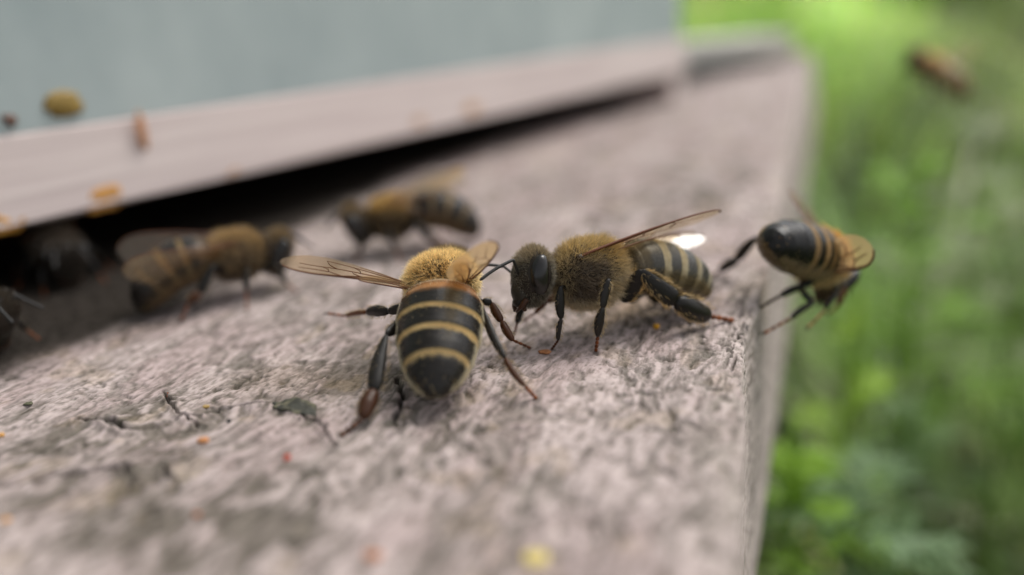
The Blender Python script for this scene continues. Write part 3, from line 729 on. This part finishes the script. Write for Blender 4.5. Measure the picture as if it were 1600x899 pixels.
    # legs
    for lg in po['legs']:
        pts, wds, cols = lg['p'], lg['w'], lg['c']
        seg_leg(B, HB if detail > .3 else None, pts, wds, cols, r, lg.get('flat', .55), lg.get('up'), lg.get('hair', (.5, .36, .17)), int(lg.get('hn', 60) * min(1, detail * 1.2)), lg.get('hl', .25))
        if 'foot' in lg: tarsus(B, pts[-1], lg['foot'], r, lg.get('tw', .11), np.array(lg.get('tc', RED)))
    B.build('body', M_chitin, root, org)
    HB.build('fur', M_hair, root, org, smooth=False)
    # eyes
    for sg in (-1, 1):
        E = MB()
        ellipsoid(E, H(.12, sg * hr[1] * .80, .22), hf * .98 + hsd * sg * .0, hu, (.62, .52, 1.24), (.010, .008, .007, .20), lambda l, p: p + np.stack([l[:, 2] ** 2 * -.12, l[:, 0] * 0, l[:, 0] * 0], 1), 32, 32)
        E.build('eye', M_eye, root, org)
    for an in po['ant']:
        A = MB(); sc = smooth_path(an[:2], 10)
        tube(A, sc, np.interp(np.linspace(0, 1, 10), [0, .15, 1], [.10, .095, .085]), (.02, .018, .016, .35), 12)
        fl = smooth_path(an[1:], 56); tt = np.linspace(0, 1, 56)
        tube(A, fl, .095 * (1 + .07 * np.abs(np.sin(tt * pi * 11))) * np.interp(tt, [0, .08, .95, 1], [.7, 1, 1, .6]), (.028, .027, .026, .38), 12)
        A.build('antenna', M_chitin, root, org)
    for wg in po['wings']: wing(root, org, *wg[:4], **(wg[4] if len(wg) > 4 else {}))
    # tegulae
    return root

def furcol(dorsal, side, belly, sideband=None, Lt=.75):
    d, s, b = map(np.array, (dorsal, side, belly))
    def f(l, r):
        z = l[:, 2:3]; c = s + (d - s) * sst(.15, .7, z) ; c = c + (b - c) * sst(-.2, -.7, z)
        if sideband is not None:
            x0, x1, cb = sideband; m_ = (sst(x0 - .2, x0 + .1, l[:, 0]) * sst(x1 + .2, x1 - .1, l[:, 0]) * sst(.75, .45, z[:, 0]) * sst(-.75, -.4, z[:, 0]))[:, None]
            c = c + (np.array(cb) - c) * m_
        c = c * r.uniform(.6, 1.3, (len(l), 1))
        return c, np.full(len(l), Lt) * (.75 + .35 * np.abs(l[:, 0]))
    return f
def headfur(top, face, L=.55):
    tpc, fcc = np.array(top), np.array(face)
    def f(l, r):
        m_ = sst(.3, .8, l[:, 2:3]); c = fcc + (tpc - fcc) * m_
        return c * r.uniform(.5, 1.3, (len(l), 1)), np.where(l[:, 2] > .45, L, np.where(l[:, 0] > .2, L * .35, L * .7))
    return f

def glint(a, b, sg=1):
    """trailing direction that turns a wing lying from a to b to mirror the bright sky towards this side"""
    ax = nrm(np.asarray(b) - a); hh = nrm(np.array(sdir) + nrm(CAMPOS - np.asarray(b))); return np.cross(hh, ax) * sg
DK = [BLK, BLK, BLK, BRN * .5, RED]
# ---- bee at the centre, seen from its left side
Ffoot = GB(862, 546); Mfoot = GB(931, 549); Hfoot = GB(1146, 501)
legsB = [
    dict(p=[P(892, 468, 50.6), P(876, 449, 48.7), P(877, 498, 48.9), P(872, 532, 49.1)], w=[(.3, .35, .3), (.22, .34, .24), (.16, .19, .14)], c=[BLK, BLK, BLK * 1.5], foot=Ffoot, hn=90, tw=.10, tc=BRN),
    dict(p=[P(935, 475, 50.8), P(951, 437, 48.0), P(942, 481, 48.0), P(934, 526, 48.5)], w=[(.35, .4, .3), (.2, .29, .24), (.2, .34, .2)], c=[BLK, BLK * 1.3, BLK * 1.3], foot=Mfoot, hn=110, tw=.13, tc=RED * .8),
    dict(p=[P(972, 470, 51.2), P(1002, 423, 49.9), P(1057, 470, 50.6), P(1108, 494, 52.3)], w=[(.55, .6, .4), (.3, .62, .74), (.6, .76, .62)], c=[BLK, BLK, BLK], foot=Hfoot, hn=170, hl=.36, flat=.4, tw=.20, tc=RED, hair=(.8, .55, .22)),
    dict(p=[P(846, 466, 51.2), P(818, 477, 51.6), P(808, 505, 51.3)], w=[(.3, .3, .25), (.2, .25, .2)], c=[BLK, BLK], foot=GB(804, 521), tw=.11, tc=RED * .7),
    dict(p=[P(868, 465, 52.2), P(856, 470, 53.0), P(836, 490, 53.2)], w=[(.3, .3, .25), (.2, .22, .16)], c=[BRN, BRN], foot=GB(818, 501), tw=.10, tc=RED),
    dict(p=[P(980, 468, 53.2), P(1010, 450, 56.5), P(1030, 472, 57.0)], w=[(.4, .4, .3), (.25, .4, .4)], c=[BLK, BLK], foot=GB(1046, 482), tw=.13, tc=RED * .5),
]
poB = dict(root=GB(925, 520), thorax=P(917, 428, 50.7), tf=P(840, 436, 48.6) - P(985, 425, 52.2), tr=(2.4, 2.0, 2.12),
    head=P(833, 433, 49.4), hf=CV(-.93, -.02, -.34), hu=CV(.20, .97, 0), hr=(1.12, 1.75, 1.8),
    abd=[P(962, 425, 51.6), P(1000, 420, 52.6), P(1040, 426, 53.7), P(1078, 440, 54.8), P(1106, 462, 55.6)], ar=(2.05, 2.05), band=.32, bcol=(.50, .43, .29), dark=(.05, .047, .041), first=(.09, .07, .04), lastband=5,
    legs=legsB, ant=[[P(811, 431, 48.5), P(802, 406, 48.1), P(775, 420, 47.5), P(750, 438, 47.0)], [P(806, 432, 50.4), P(788, 417, 50.7), P(765, 414, 50.4), P(742, 415, 50.0)]],
    wings=[(P(907, 401, 48.7), P(1137, 325, 52.0), CV(.02, -.16, .98), 'forewing', dict(vr=.065, curl=.06)),
           (P(915, 404, 49.2), P(1075, 354, 53.0), CV(.05, -.22, .95), 'hindwing', dict(vr=.04, curl=.06)),
           (P(930, 392, 52.8), P(1096, 362, 58.0), CV(0, -.2, .97), 'forewing', dict(curl=.04)),
           (P(936, 388, 52.4), P(1094, 363, 56.6), glint(P(936, 388, 52.4), P(1094, 363, 56.6), -1), 'hindwing', dict(mt=M_glint, curl=.05, wsc=.5))],
    fur=dict(thorax=furcol((.62, .44, .18), (.48, .37, .20), (.64, .53, .34), (-.05, .75, (.17, .125, .08)), .72),
             head=headfur((.36, .28, .17), (.26, .23, .17), .46), fringe=(.6, .46, .24), flen=.4))
make_bee('dark-headed honey bee seen side-on, facing left, one wing raised, in sharp focus', 'honey_bee', poB)

# ---- bee seen from behind, abdomen towards the camera
legsA = [
    dict(p=[P(738, 478, 47.4), P(756, 487, 46.2), P(789, 560, 44.6), P(820, 603, 43.7)], w=[(.3, .35, .25), (.2, .27, .2), (.18, .22, .15)], c=[BLK, BLK * 1.4, BRN * .6], foot=GB(838, 623), tw=.13, tc=RED, hn=80),
    dict(p=[P(640, 500, 47.0), P(604, 523, 45.3), P(585, 610, 43.3), P(567, 654, 42.2)], w=[(.4, .4, .3), (.2, .46, .52), (.42, .55, .4)], c=[BLK, BLK, BRN * .45], foot=GB(532, 682), tw=.17, tc=BRN * .8, flat=.4, hn=90),
    dict(p=[P(650, 482, 48.0), P(607, 487, 49.4), P(573, 488, 51.3), P(540, 494, 53.4)], w=[(.3, .35, .3), (.3, .42, .3), (.18, .2, .13)], c=[BLK, BLK, RED * .5], foot=P(513, 490, 54.6), tw=.11, tc=RED, hn=80),
    dict(p=[P(728, 474, 48.6), P(754, 470, 48.8), P(768, 473, 48.9), P(784, 502, 48.5), P(802, 532, 48.0)], w=[(.3, .3, .2), (.2, .25, .25), (.2, .3, .25), (.22, .28, .2)], c=[BLK, BLK, BRN * .5, BRN * .6], foot=GB(829, 544), tw=.11, tc=RED * .7, hn=100),
    dict(p=[P(720, 460, 51), P(742, 455, 53), P(748, 470, 53.5)], w=[(.3, .3, .25), (.2, .22, .18)], c=[BLK, BRN * .6], foot=G(752, 481), tw=.1),
    dict(p=[P(670, 460, 51), P(640, 458, 53), P(630, 470, 53.5)], w=[(.3, .3, .25), (.2, .22, .18)], c=[BLK, BRN * .6], foot=G(622, 481), tw=.1)]
poA = dict(root=G(690, 520), thorax=P(691, 441, 48.8), tf=P(697, 420, 52) - P(688, 470, 47), tr=(2.1, 2.15, 1.75),
    head=P(700, 428, 52.4), hf=CV(.1, -.4, .9), hr=(1.15, 1.8, 1.7),
    abd=[P(690, 450, 47.4), P(689, 488, 46.4), P(685, 535, 45.0), P(682, 588, 43.2), P(683, 622, 42.0)], au=CV(0, .5, -.9), ar=(2.5, 2.1), segs=[0, .11, .35, .52, .68, .86, 1.0], band=.18, felt_end=.72, prof=[.3, .6, .84, .97, 1, .94, .82, .65, .46, .28, .13, .03],
    bcol=(.56, .41, .18), first=(.33, .15, .05), dark=(.012, .010, .008), lastband=4, legs=legsA,
    ant=[[P(706, 428, 53.3), P(716, 412, 54.5), P(722, 420, 56.5)], [P(694, 428, 53.3), P(684, 412, 54.5), P(678, 420, 56.5)]],
    wings=[(P(648, 447, 47.8), P(453, 424, 51.0), CV(0.05, .28, -.95), 'forewing', dict(vr=.06, curl=.08)),
           (P(650, 452, 47.3), P(560, 440, 46.8), CV(.1, .35, -.9), 'hindwing', dict(vr=.04)),
           (P(731, 440, 47.6), P(781, 374, 42.2), CV(-.86, -.32, .38), 'forewing', dict(vr=.042, curl=.10, mt=M_amber)),
           (P(728, 446, 47.2), P(735, 400, 43.6), CV(-.8, -.4, .4), 'hindwing', dict(vr=.03, mt=M_amber))],
    fur=dict(thorax=furcol((.95, .72, .34), (.95, .78, .44), (.9, .76, .5), None, .58), head=headfur((.3, .2, .08), (.4, .3, .15)), fringe=(.98, .88, .62), flen=.85))
make_bee('golden furry honey bee seen from behind, striped abdomen towards the camera, wings spread', 'honey_bee', poA)

# ---- bee clinging to the front edge of the board
legsC = [
    dict(p=[P(1250, 408, 58.4), P(1180, 372, 58.8), P(1152, 406, 60.8), P(1124, 424, 62.0)], w=[(.4, .4, .3), (.25, .42, .42), (.35, .42, .3)], c=[BLK, BLK, BLK], foot=GB(1112, 431), hair=(.5, .3, .12)),
    dict(p=[P(1282, 430, 58.0), P(1254, 448, 57.2), P(1220, 462, 56.6)], w=[(.35, .4, .3), (.25, .3, .22)], c=[BLK, BLK], foot=P(1189, 480, 56.0), tw=.14, tc=BRN * .5),
    dict(p=[P(1262, 436, 58.2), P(1250, 450, 57.8), P(1270, 474, 57.6), P(1236, 497, 56.6)], w=[(.35, .35, .28), (.22, .25, .22), (.22, .26, .2)], c=[BLK, BLK, BLK], foot=P(1194, 521, 55.4), tw=.13, tc=RED * 1.3),
    dict(p=[P(1300, 432, 59.2), P(1310, 455, 59.2), P(1290, 484, 58.4)], w=[(.3, .3, .25), (.2, .25, .2)], c=[BLK, BLK], foot=P(1262, 512, 57.6), tw=.12, tc=(.45, .2, .08)),
    dict(p=[P(1315, 415, 61), P(1335, 430, 62.5), P(1318, 455, 63)], w=[(.3, .3, .25), (.2, .25, .2)], c=[BLK, BLK], foot=P(1300, 470, 63.2)),
    dict(p=[P(1300, 425, 60), P(1322, 450, 60), P(1310, 478, 60)], w=[(.3, .3, .25), (.2, .25, .2)], c=[BLK, BRN], foot=P(1296, 490, 60))]
poC = dict(root=P(1270, 440, 57), thorax=P(1281, 404, 59.0), tf=P(1306, 424, 61.5) - P(1262, 392, 56.5), tu=CV(.1, 1, 0), tr=(2.1, 2.0, 1.85),
    head=P(1300, 434, 62.2), hf=CV(.5, -.75, .5), hr=(1.1, 1.7, 1.7),
    abd=[P(1286, 402, 58.2), P(1272, 397, 57.4), P(1250, 391, 56.4), P(1222, 385, 55.2), P(1198, 382, 53.8)], au=CV(.45, .62, -.62), ar=(2.12, 2.05), segs=[0, .13, .29, .42, .56, .72, 1.0], band=.33, lastband=4,
    bcol=(.36, .22, .08), felt_end=.6, prof=[.22, .5, .78, .95, 1, 1, .96, .88, .74, .54, .28, .06], dark=(.007, .006, .005), legs=legsC,
    ant=[[P(1308, 436, 63.2), P(1322, 445, 64.5), P(1328, 462, 65)], [P(1300, 440, 63.2), P(1308, 452, 64.5), P(1310, 468, 65)]],
    wings=[(P(1283, 368, 58.6), P(1231, 292, 62.5), CV(.75, -.2, .7), 'forewing', dict(vr=.06)), (P(1287, 372, 59), P(1258, 318, 61.5), CV(.75, -.2, .7), 'hindwing'),
           (P(1284, 424, 57.6), P(1370, 406, 53.5), CV(-.1, .97, -.25), 'forewing', dict(vr=.09, wsc=1.5, curl=.12, mt=M_amber)), (P(1286, 420, 58), P(1335, 398, 55.0), CV(-.1, .95, -.2), 'hindwing')],
    fur=dict(thorax=furcol((.85, .52, .17), (.82, .56, .24), (.75, .58, .3), None, .7), head=headfur((.3, .2, .1), (.3, .2, .1)), fringe=(.62, .46, .22), flen=.55))
make_bee('honey bee clinging to the outer board edge, glossy black abdomen tip towards the camera', 'honey_bee', poC, .6)

# ---- softly blurred bees: a standing pose turned and placed
def generic(pos, yaw, pitch=0.0, roll=0.0, lift=0.0, abdp=0.0, wing_mode='folded', droop=0.0, fly=False, colors=0):
    cy, sy = cos(yaw), sin(yaw); Rz = np.array([[cy, -sy, 0], [sy, cy, 0], [0, 0, 1]])
    cp, sp = cos(pitch), sin(pitch); Ry = np.array([[cp, 0, -sp], [0, 1, 0], [sp, 0, cp]])
    cr, sr = cos(roll), sin(roll); Rx = np.array([[1, 0, 0], [0, cr, -sr], [0, sr, cr]])
    Mt = Rz @ Ry @ Rx if fly else Rz
    T = lambda x, y, z: np.asarray(pos) + Mt @ np.array([x, y, z + (lift if z > .9 else 0)], float)
    D = lambda x, y, z: Mt @ np.array([x, y, z], float)
    lg = []
    for s in (-1, 1):
        ft = (lambda x, y: T(x, y, .05)) if not fly else (lambda x, y: T(x, y * .6, .9))
        lg += [dict(p=[T(1.3, s * .7, 1.7), T(2.4, s * 1.9, 2.5), T(3.0, s * 2.3, .9)], w=[(.3, .35, .28), (.2, .27, .2)], c=[BLK, BLK], foot=ft(3.7, s * 2.5)),
               dict(p=[T(0, s * .8, 1.6), T(.2, s * 2.8, 2.6), T(-.3, s * 3.5, 1.0)], w=[(.3, .35, .28), (.2, .3, .22)], c=[BLK, BLK], foot=ft(-.6, s * 4.1)),
               dict(p=[T(-1.1, s * .8, 1.7), T(-2.2, s * 2.4, 3.2), T(-3.6, s * 3.0, 1.4), T(-4.5, s * 3.2, .95)], w=[(.3, .4, .3), (.25, .45, .45), (.4, .42, .3)], c=[BLK, BLK, BRN * .5], foot=ft(-5.3, s * 3.4))]
    wr = [(T(.1, s * 1.4, 4.3), T(-8.3, s * 3.6, 5.2), D(0, -s * .5, -.9), 'forewing') for s in (-1, 1)] + [(T(-.3, s * 1.4, 4.2), T(-6.0, s * 3.0, 4.5), D(0, -s * .9, -.3), 'hindwing') for s in (-1, 1)]
    if wing_mode == 'raised':
        wr = [(T(.1, s * 1.2, 4.6), T(-7.2, s * 2.2, 7.6 + .6 * s), D(0, -s * .9, -.25), 'forewing') for s in (-1, 1)] + [(T(-.3, s * 1.3, 4.4), T(-5.4, s * 2.6, 5.6), D(0, -s * .9, -.3), 'hindwing') for s in (-1, 1)]
    if fly:
        wr = [(T(.1, s * 1.4, 4.3), T(.8, s * 9.5, 7.6), D(-.95, 0, -.1), 'forewing') for s in (-1, 1)] + [(T(-.6, s * 1.4, 4.2), T(-1.6, s * 7.0, 6.6), D(-.95, 0, -.1), 'hindwing') for s in (-1, 1)]
    th = furcol((.55, .33, .10), (.20, .14, .07), (.25, .18, .10), None, .75) if colors == 0 else furcol((.50, .33, .14), (.34, .23, .11), (.2, .14, .08), None, .75)
    return dict(root=np.asarray(pos, float), thorax=T(0, 0, 3.1), tf=D(1, 0, .05), tu=D(0, 0, 1),
        head=T(2.95, 0, 2.75), hf=D(.9, 0, -.5), hu=D(.5, 0, .9),
        abd=[T(-1.7, 0, 3.2), T(-3.4, 0, 3.35 + abdp * .5), T(-5.2, 0, 3.0 + abdp), T(-6.9, 0, 2.2 + abdp - droop), T(-8.0, 0, 1.5 + abdp - droop * 1.6)],
        legs=lg, ant=[[T(3.9, s * .3, 3.2), T(4.3, s * .9, 4.1), T(5.8, s * 1.4, 2.9)] for s in (-1, 1)], wings=wr,
        fur=dict(thorax=th, head=headfur((.3, .2, .09), (.22, .16, .1)), fringe=(.35, .25, .13), flen=.4), bcol=(.22, .15, .07), first=(.07, .045, .025))
yaw_of = lambda v: math.atan2(v[1], v[0])
pD = generic(GB(616, 396), yaw_of(CV(-1, 0, -.15)), abdp=.1, wing_mode='raised', droop=.5, lift=.4)
for k_ in (1, 3):
    w_ = pD['wings'][k_]; pD['wings'][k_] = (w_[0], w_[1] - np.array([0, 0, 2.4]), glint(w_[0], w_[1] - np.array([0, 0, 2.4])), w_[3], dict(mt=M_glint))
for k_ in (0, 2): pD['wings'][k_] = (*pD['wings'][k_], dict(mt=M_amber))
pD['fur'].update(thorax=furcol((.75, .5, .18), (.25, .17, .08), (.25, .18, .1), None, .75))
make_bee('blurred honey bee facing left behind the golden bee, grey sheen on its abdomen', 'honey_bee', pD, .35)
pE = generic(GB(383, 460), yaw_of(CV(1, 0, .55)), abdp=-.2, wing_mode='folded', droop=.6, lift=.3, colors=1)
make_bee('blurred brown honey bee facing right half in the shade of the entrance slot', 'honey_bee', pE, .35)
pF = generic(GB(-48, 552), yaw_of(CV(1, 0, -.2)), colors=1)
DKF = dict(thorax=furcol((.14, .09, .05), (.1, .07, .04), (.1, .07, .04), None, .7), head=headfur((.08, .06, .04), (.07, .05, .035)), fringe=(.14, .1, .06), flen=.4)  # fur darkened to carry the shade of the entrance slot
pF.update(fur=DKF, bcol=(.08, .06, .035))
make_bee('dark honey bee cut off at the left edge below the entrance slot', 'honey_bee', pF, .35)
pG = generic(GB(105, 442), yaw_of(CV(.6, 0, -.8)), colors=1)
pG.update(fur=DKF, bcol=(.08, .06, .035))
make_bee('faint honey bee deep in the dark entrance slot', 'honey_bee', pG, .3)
pH = generic(P(1438, 130, 134), yaw_of(CV(-.5, 0, .85)), pitch=.5, fly=True, colors=0)
M_faint = mat_membrane('faint_wing_membrane', (.95, .9, .78), .12, 1.2, .4, gmax=.08)
pH['wings'] = [(*w_, dict(mt=M_faint)) for w_ in pH['wings']]
pH.update(dark=(.16, .11, .05), bcol=(.5, .36, .16), first=(.4, .24, .1))
pH['fur'].update(thorax=furcol((.95, .72, .4), (.85, .62, .34), (.3, .2, .1)), fringe=(.75, .58, .32))
make_bee('out of focus honey bee flying in front of the green grass', 'honey_bee', pH, .3, 'honey bees in flight')

# ---------------------------------------------------------------- crumbs on the board
def ico(sub=3):
    import bmesh
    bm = bmesh.new(); bmesh.ops.create_icosphere(bm, subdivisions=sub, radius=1); v = np.array([x.co[:] for x in bm.verts]); t = np.array([[x.index for x in f.verts] for f in bm.faces]); bm.free(); return v, t
IV, IT = ico(3)
def crumb(name, label, cat, loc, rad, col, seed, mt=None, group=None, axes=None, rough=.5, lump=.3):
    v = IV.copy(); n_ = fbm(v[:, 0] * 1.7 + seed * 3 + 20, v[:, 1] * 1.7 + v[:, 2] * 1.3 + 20, seed, 3) - .5
    n2 = vnoise(v[:, 0] * 5 + seed + 40, v[:, 1] * 5 + v[:, 2] * 3 + 40, seed + 1) - .5
    v = v * (1 + n_ * lump * 2.6 + n2 * lump * .6)[:, None] * np.asarray(rad)
    if axes is not None: v = v[:, :1] * axes[0] + v[:, 1:2] * axes[1] + v[:, 2:] * axes[2]
    cc = np.array(col) * (1 + .5 * n2[:, None]); mb = MB(); mb.add(v + loc, None, IT, np.concatenate([cc, np.full((len(v), 1), rough)], 1))
    return tag(mb.build(name, mt or M_crumb, None, loc), label, cat, group)
GP = 'pollen crumbs scattered on the landing board'
CR = [((1026, 513), .20, (.72, .36, .03), 'yellow-orange pollen crumb under the side-on bee'), ((851, 552), (.42, .3, .16), (.40, .17, .07), 'flat brown crumb beside the side-on bee front foot'),
      ((266, 620), .19, (.62, .13, .03), 'orange-red crumb at the head of a short crack in the paint'), ((449, 718), .17, (.55, .07, .03), 'small bright red crumb below the paint flake'),
      ((318, 690), (.34, .28, .12), (.45, .20, .08), 'flat tan-orange crumb among the dark pits'), ((10, 815), (.3, .2, .12), (.6, .30, .10), 'tan crumb at the lower left edge'),
      ((308, 806), (.2, .14, .12), (.40, .13, .05), 'rust brown crumb on the rough worn patch'), ((582, 870), (.38, .26, .15), (.45, .17, .06), 'big blurred brown crumb nearest the camera'),
      ((838, 872), (.5, .4, .06), (.62, .50, .16), 'flat pale yellow blurred crumb near the bottom'), ((3, 682), .14, (.6, .32, .1), 'tiny orange crumb at the far left'),
      ((358, 660), .12, (.03, .03, .03), 'tiny black bead-like grain beside the long crack'), ((322, 637), (.22, .16, .1), (.42, .28, .10), 'tiny mustard crumb above the long crack'),
      ((45, 632), (.3, .2, .08), (.10, .10, .06), 'small dark grey crumb on the shaded left part')]
for i, (p_, rd, col, lab) in enumerate(CR):
    rd = (rd,) * 3 if np.isscalar(rd) else rd
    crumb('pollen_crumb', lab, 'crumb', GB(*p_) + np.array([0, 0, rd[2] * .55]), rd, col, 100 + i, group=GP)
# loose lichen-grown flake of paint
fo = GB(462, 640); mb = MB(); nu, nv = 34, 26
U_, W_ = np.meshgrid(np.linspace(-1, 1, nu), np.linspace(-1, 1, nv), indexing='ij')
k = 1 / np.maximum(1, np.sqrt(U_ ** 2 + W_ ** 2)) ; uu, ww = U_ * k, W_ * k
sh = 1 + .35 * (fbm(uu * 2 + 9, ww * 2 + 9, 2, 3) - .5)
fx = uu * 1.6 * sh * (1 + .3 * (vnoise(ww * 3 + 5, uu * 3 + 5, 8) - .5)); fy = ww * .62 * sh * (1 + .5 * (vnoise(uu * 3 + 5, ww + 5, 9) - .5))
fzz_ = .34 * (1 - uu ** 2 * .8) * (.5 + .5 * (ww + 1) / 2) + .22 * (fbm(fx * 2 + 5, fy * 2 + 5, 12, 4) - .5) + .05
ax_ = nrm(GB(505, 655) - GB(412, 632)) ; ax_[2] = 0; ay_ = np.array([-ax_[1], ax_[0], 0])
tp = fo + fx[..., None] * ax_ + fy[..., None] * ay_ + fzz_[..., None] * np.array([0, 0, 1]); bt_ = tp - np.array([0, 0, .12])
cl = np.array([.045, .045, .036]) + (np.array([.14, .13, .085]) - np.array([.045, .045, .036])) * sst(.52, .72, fbm(fx * 1.6, fy * 1.6, 61, 4))[..., None]
cl = np.concatenate([cl, np.full(cl.shape[:2] + (1,), .6)], -1).reshape(-1, 4)
mb.add(tp, grid_quads(nu, nv), c=cl); mb.add(bt_, grid_quads(nu, nv)[:, ::-1], c=cl * .6)
rim = np.concatenate([np.arange(nv), np.arange(1, nu) * nv + nv - 1, (nu - 1) * nv + np.arange(nv - 2, -1, -1), np.arange(nu - 2, 0, -1) * nv])
mb2 = MB(); mb2.add(tp.reshape(-1, 3)); n0 = nu * nv
mb.q.append(np.stack([rim, rim + n0, np.roll(rim, -1) + n0, np.roll(rim, -1)], 1))
tag(mb.build('paint_flake', M_crumb, None, fo), 'curled grey-green lichen-covered flake lifting off the board beside the golden bee', 'flake')

# propolis on the hive
ax3 = (HD, np.array([0, 0, 1.0]), HN)
for i, (p_, rd, col, lab) in enumerate((((95, 163), (1.15, .85, .5), (.36, .30, .09), 'olive yellow propolis lump on the grey-green wall above the rail'),
        ((15, 187), (.45, .4, .35), (.14, .07, .04), 'small dark brown propolis speck at the left end of the wall'),
        ((222, 206), (.35, 1.2, .2), (.62, .38, .22), 'tall thin pale orange propolis streak on the rail'),
        ((158, 312), (1.5, .75, .4), (.60, .36, .09), 'wide amber propolis smear on the lower rail edge'),
        ((22, 348), (1.4, .6, .4), (.62, .38, .08), 'amber propolis smear at the left end of the lower rail edge'),
        ((366, 270), (.9, .3, .3), (.55, .36, .18), 'faint tan propolis dab in the middle of the lower rail edge'),
        ((655, 190), (.9, .5, .25), (.60, .45, .30), 'very faint beige propolis spot on the rail, left of two'),
        ((737, 172), (1.3, .8, .25), (.58, .40, .20), 'faint tan propolis spot on the rail, right of two'))):
    loc = onrail(*p_); rd = (rd[0] * 1.35, rd[1] * 1.25, .16 if i > 1 else .4); col = tuple(np.array(col) * (.85, .68, .6)); crumb('propolis_blob', lab, 'propolis', loc, rd, col, 200 + i, M_wax, 'propolis smears on the hive front', ax3, .45, .62)

# ---------------------------------------------------------------- feathery weeds among the grass
def weed(label, px, py, d, h, lean, col, seed, n=16, fl=26.0, t0=.72):
    top = P(px, py, d); r = np.random.default_rng(seed)
    base = np.array([top[0] + lean[0], top[1] + lean[1], max(GZ, top[2] - h)]); base[2] = GZ
    root = thing('feathery_weed', label, 'weed', base, 'feathery weeds among the grass')
    pts = smooth_path([base, (base + top) / 2 + np.array([lean[0] * -.2, 0, 10]), top], 40)
    ms = MB(); tube(ms, pts, np.linspace(1.4, .45, 40), (*col, .5), 8); ms.build('stem', M_leaf, root, base)
    ml = MB()
    for k in range(n):
        t = t0 + (1 - t0) * (k + .5) / n; p0 = pts[int(t * 39)]; a = k * 2.4 + r.uniform(-.3, .3); L = fl * (1.25 - .75 * (t - t0) / (1 - t0)) * r.uniform(.8, 1.2)
        dr = nrm(np.array([cos(a), sin(a), r.uniform(.2, .8)])); pp = smooth_path([p0, p0 + dr * L * .5 + np.array([0, 0, L * .08]), p0 + dr * L - np.array([0, 0, L * .12])], 18)
        tube(ml, pp, np.linspace(.5, .2, 18), (*col, .5), 5)
        tn, up_, sd_ = frames(pp)
        for j in range(2, 18):
            for sg in (-1, 1):
                l2 = L * .62 * (1 - abs(j / 18 - .45)) * r.uniform(.7, 1.2); d2 = nrm(sd_[j] * sg + tn[j] * .7 + r.normal(size=3) * .2)
                sdd = nrm(np.cross(d2, up_[j] + r.normal(size=3) * .4)) * (.14 + fl * .010)
                cc = (*(np.array(col) * r.uniform(.7, 1.3)), .5)
                ml.add([pp[j] - sdd * .6, pp[j] + sdd * .6, pp[j] + d2 * l2 * .6 + sdd, pp[j] + d2 * l2 * .6 - sdd, pp[j] + d2 * l2], [(0, 1, 2, 3)], [(3, 2, 4)], cc)
    ml.build('foliage', M_leaf, root, base)
for a in (('bright green feathery weed rising beside the board edge low down', 1240, 655, 96, 200, (8, 25), (0.26, 0.44, 0.04), 1, 11, 8, .93),
          ('blue-green feathery weed with spreading leaves at the bottom right', 1325, 768, 100, 200, (14, 10), (0.22, 0.33, 0.17), 2, 7, 13, .95),
          ('tall bright yellow-green weed standing just beyond the clinging bee', 1345, 455, 118, 260, (-24, -26), (0.34, 0.52, 0.06), 3, 8, 8, .88),
          ('fresh green dill-like weed under the flying bee', 1435, 240, 165, 320, (22, 10), (0.24, 0.42, 0.05), 4, 18, 20, .75),
          ('pale grey-green weed right of the flying bee', 1530, 190, 190, 300, (14, 22), (0.34, 0.40, 0.22), 5, 12, 22),
          ('dark green feathery weed low at the far right', 1560, 700, 160, 240, (10, 10), (0.08, 0.14, 0.03), 6, 8, 18),
          ('yellow-green weed behind the far corner of the board', 1190, 30, 620, 330, (20, 20), (0.28, 0.48, 0.06), 7, 22, 80),
          ('mid green weed at the right border halfway up', 1590, 390, 160, 260, (10, 25), (0.16, 0.27, 0.05), 8, 10, 18),
          ('leafy light green weed between the clinging bee and the far corner', 1330, 320, 300, 300, (12, 22), (0.22, 0.37, 0.09), 9, 12, 26),
          ('thin pale weed leaning across the dark lower grass', 1440, 590, 150, 260, (-30, 30), (0.20, 0.31, 0.13), 10, 8, 13, .85)):
    weed(*a)
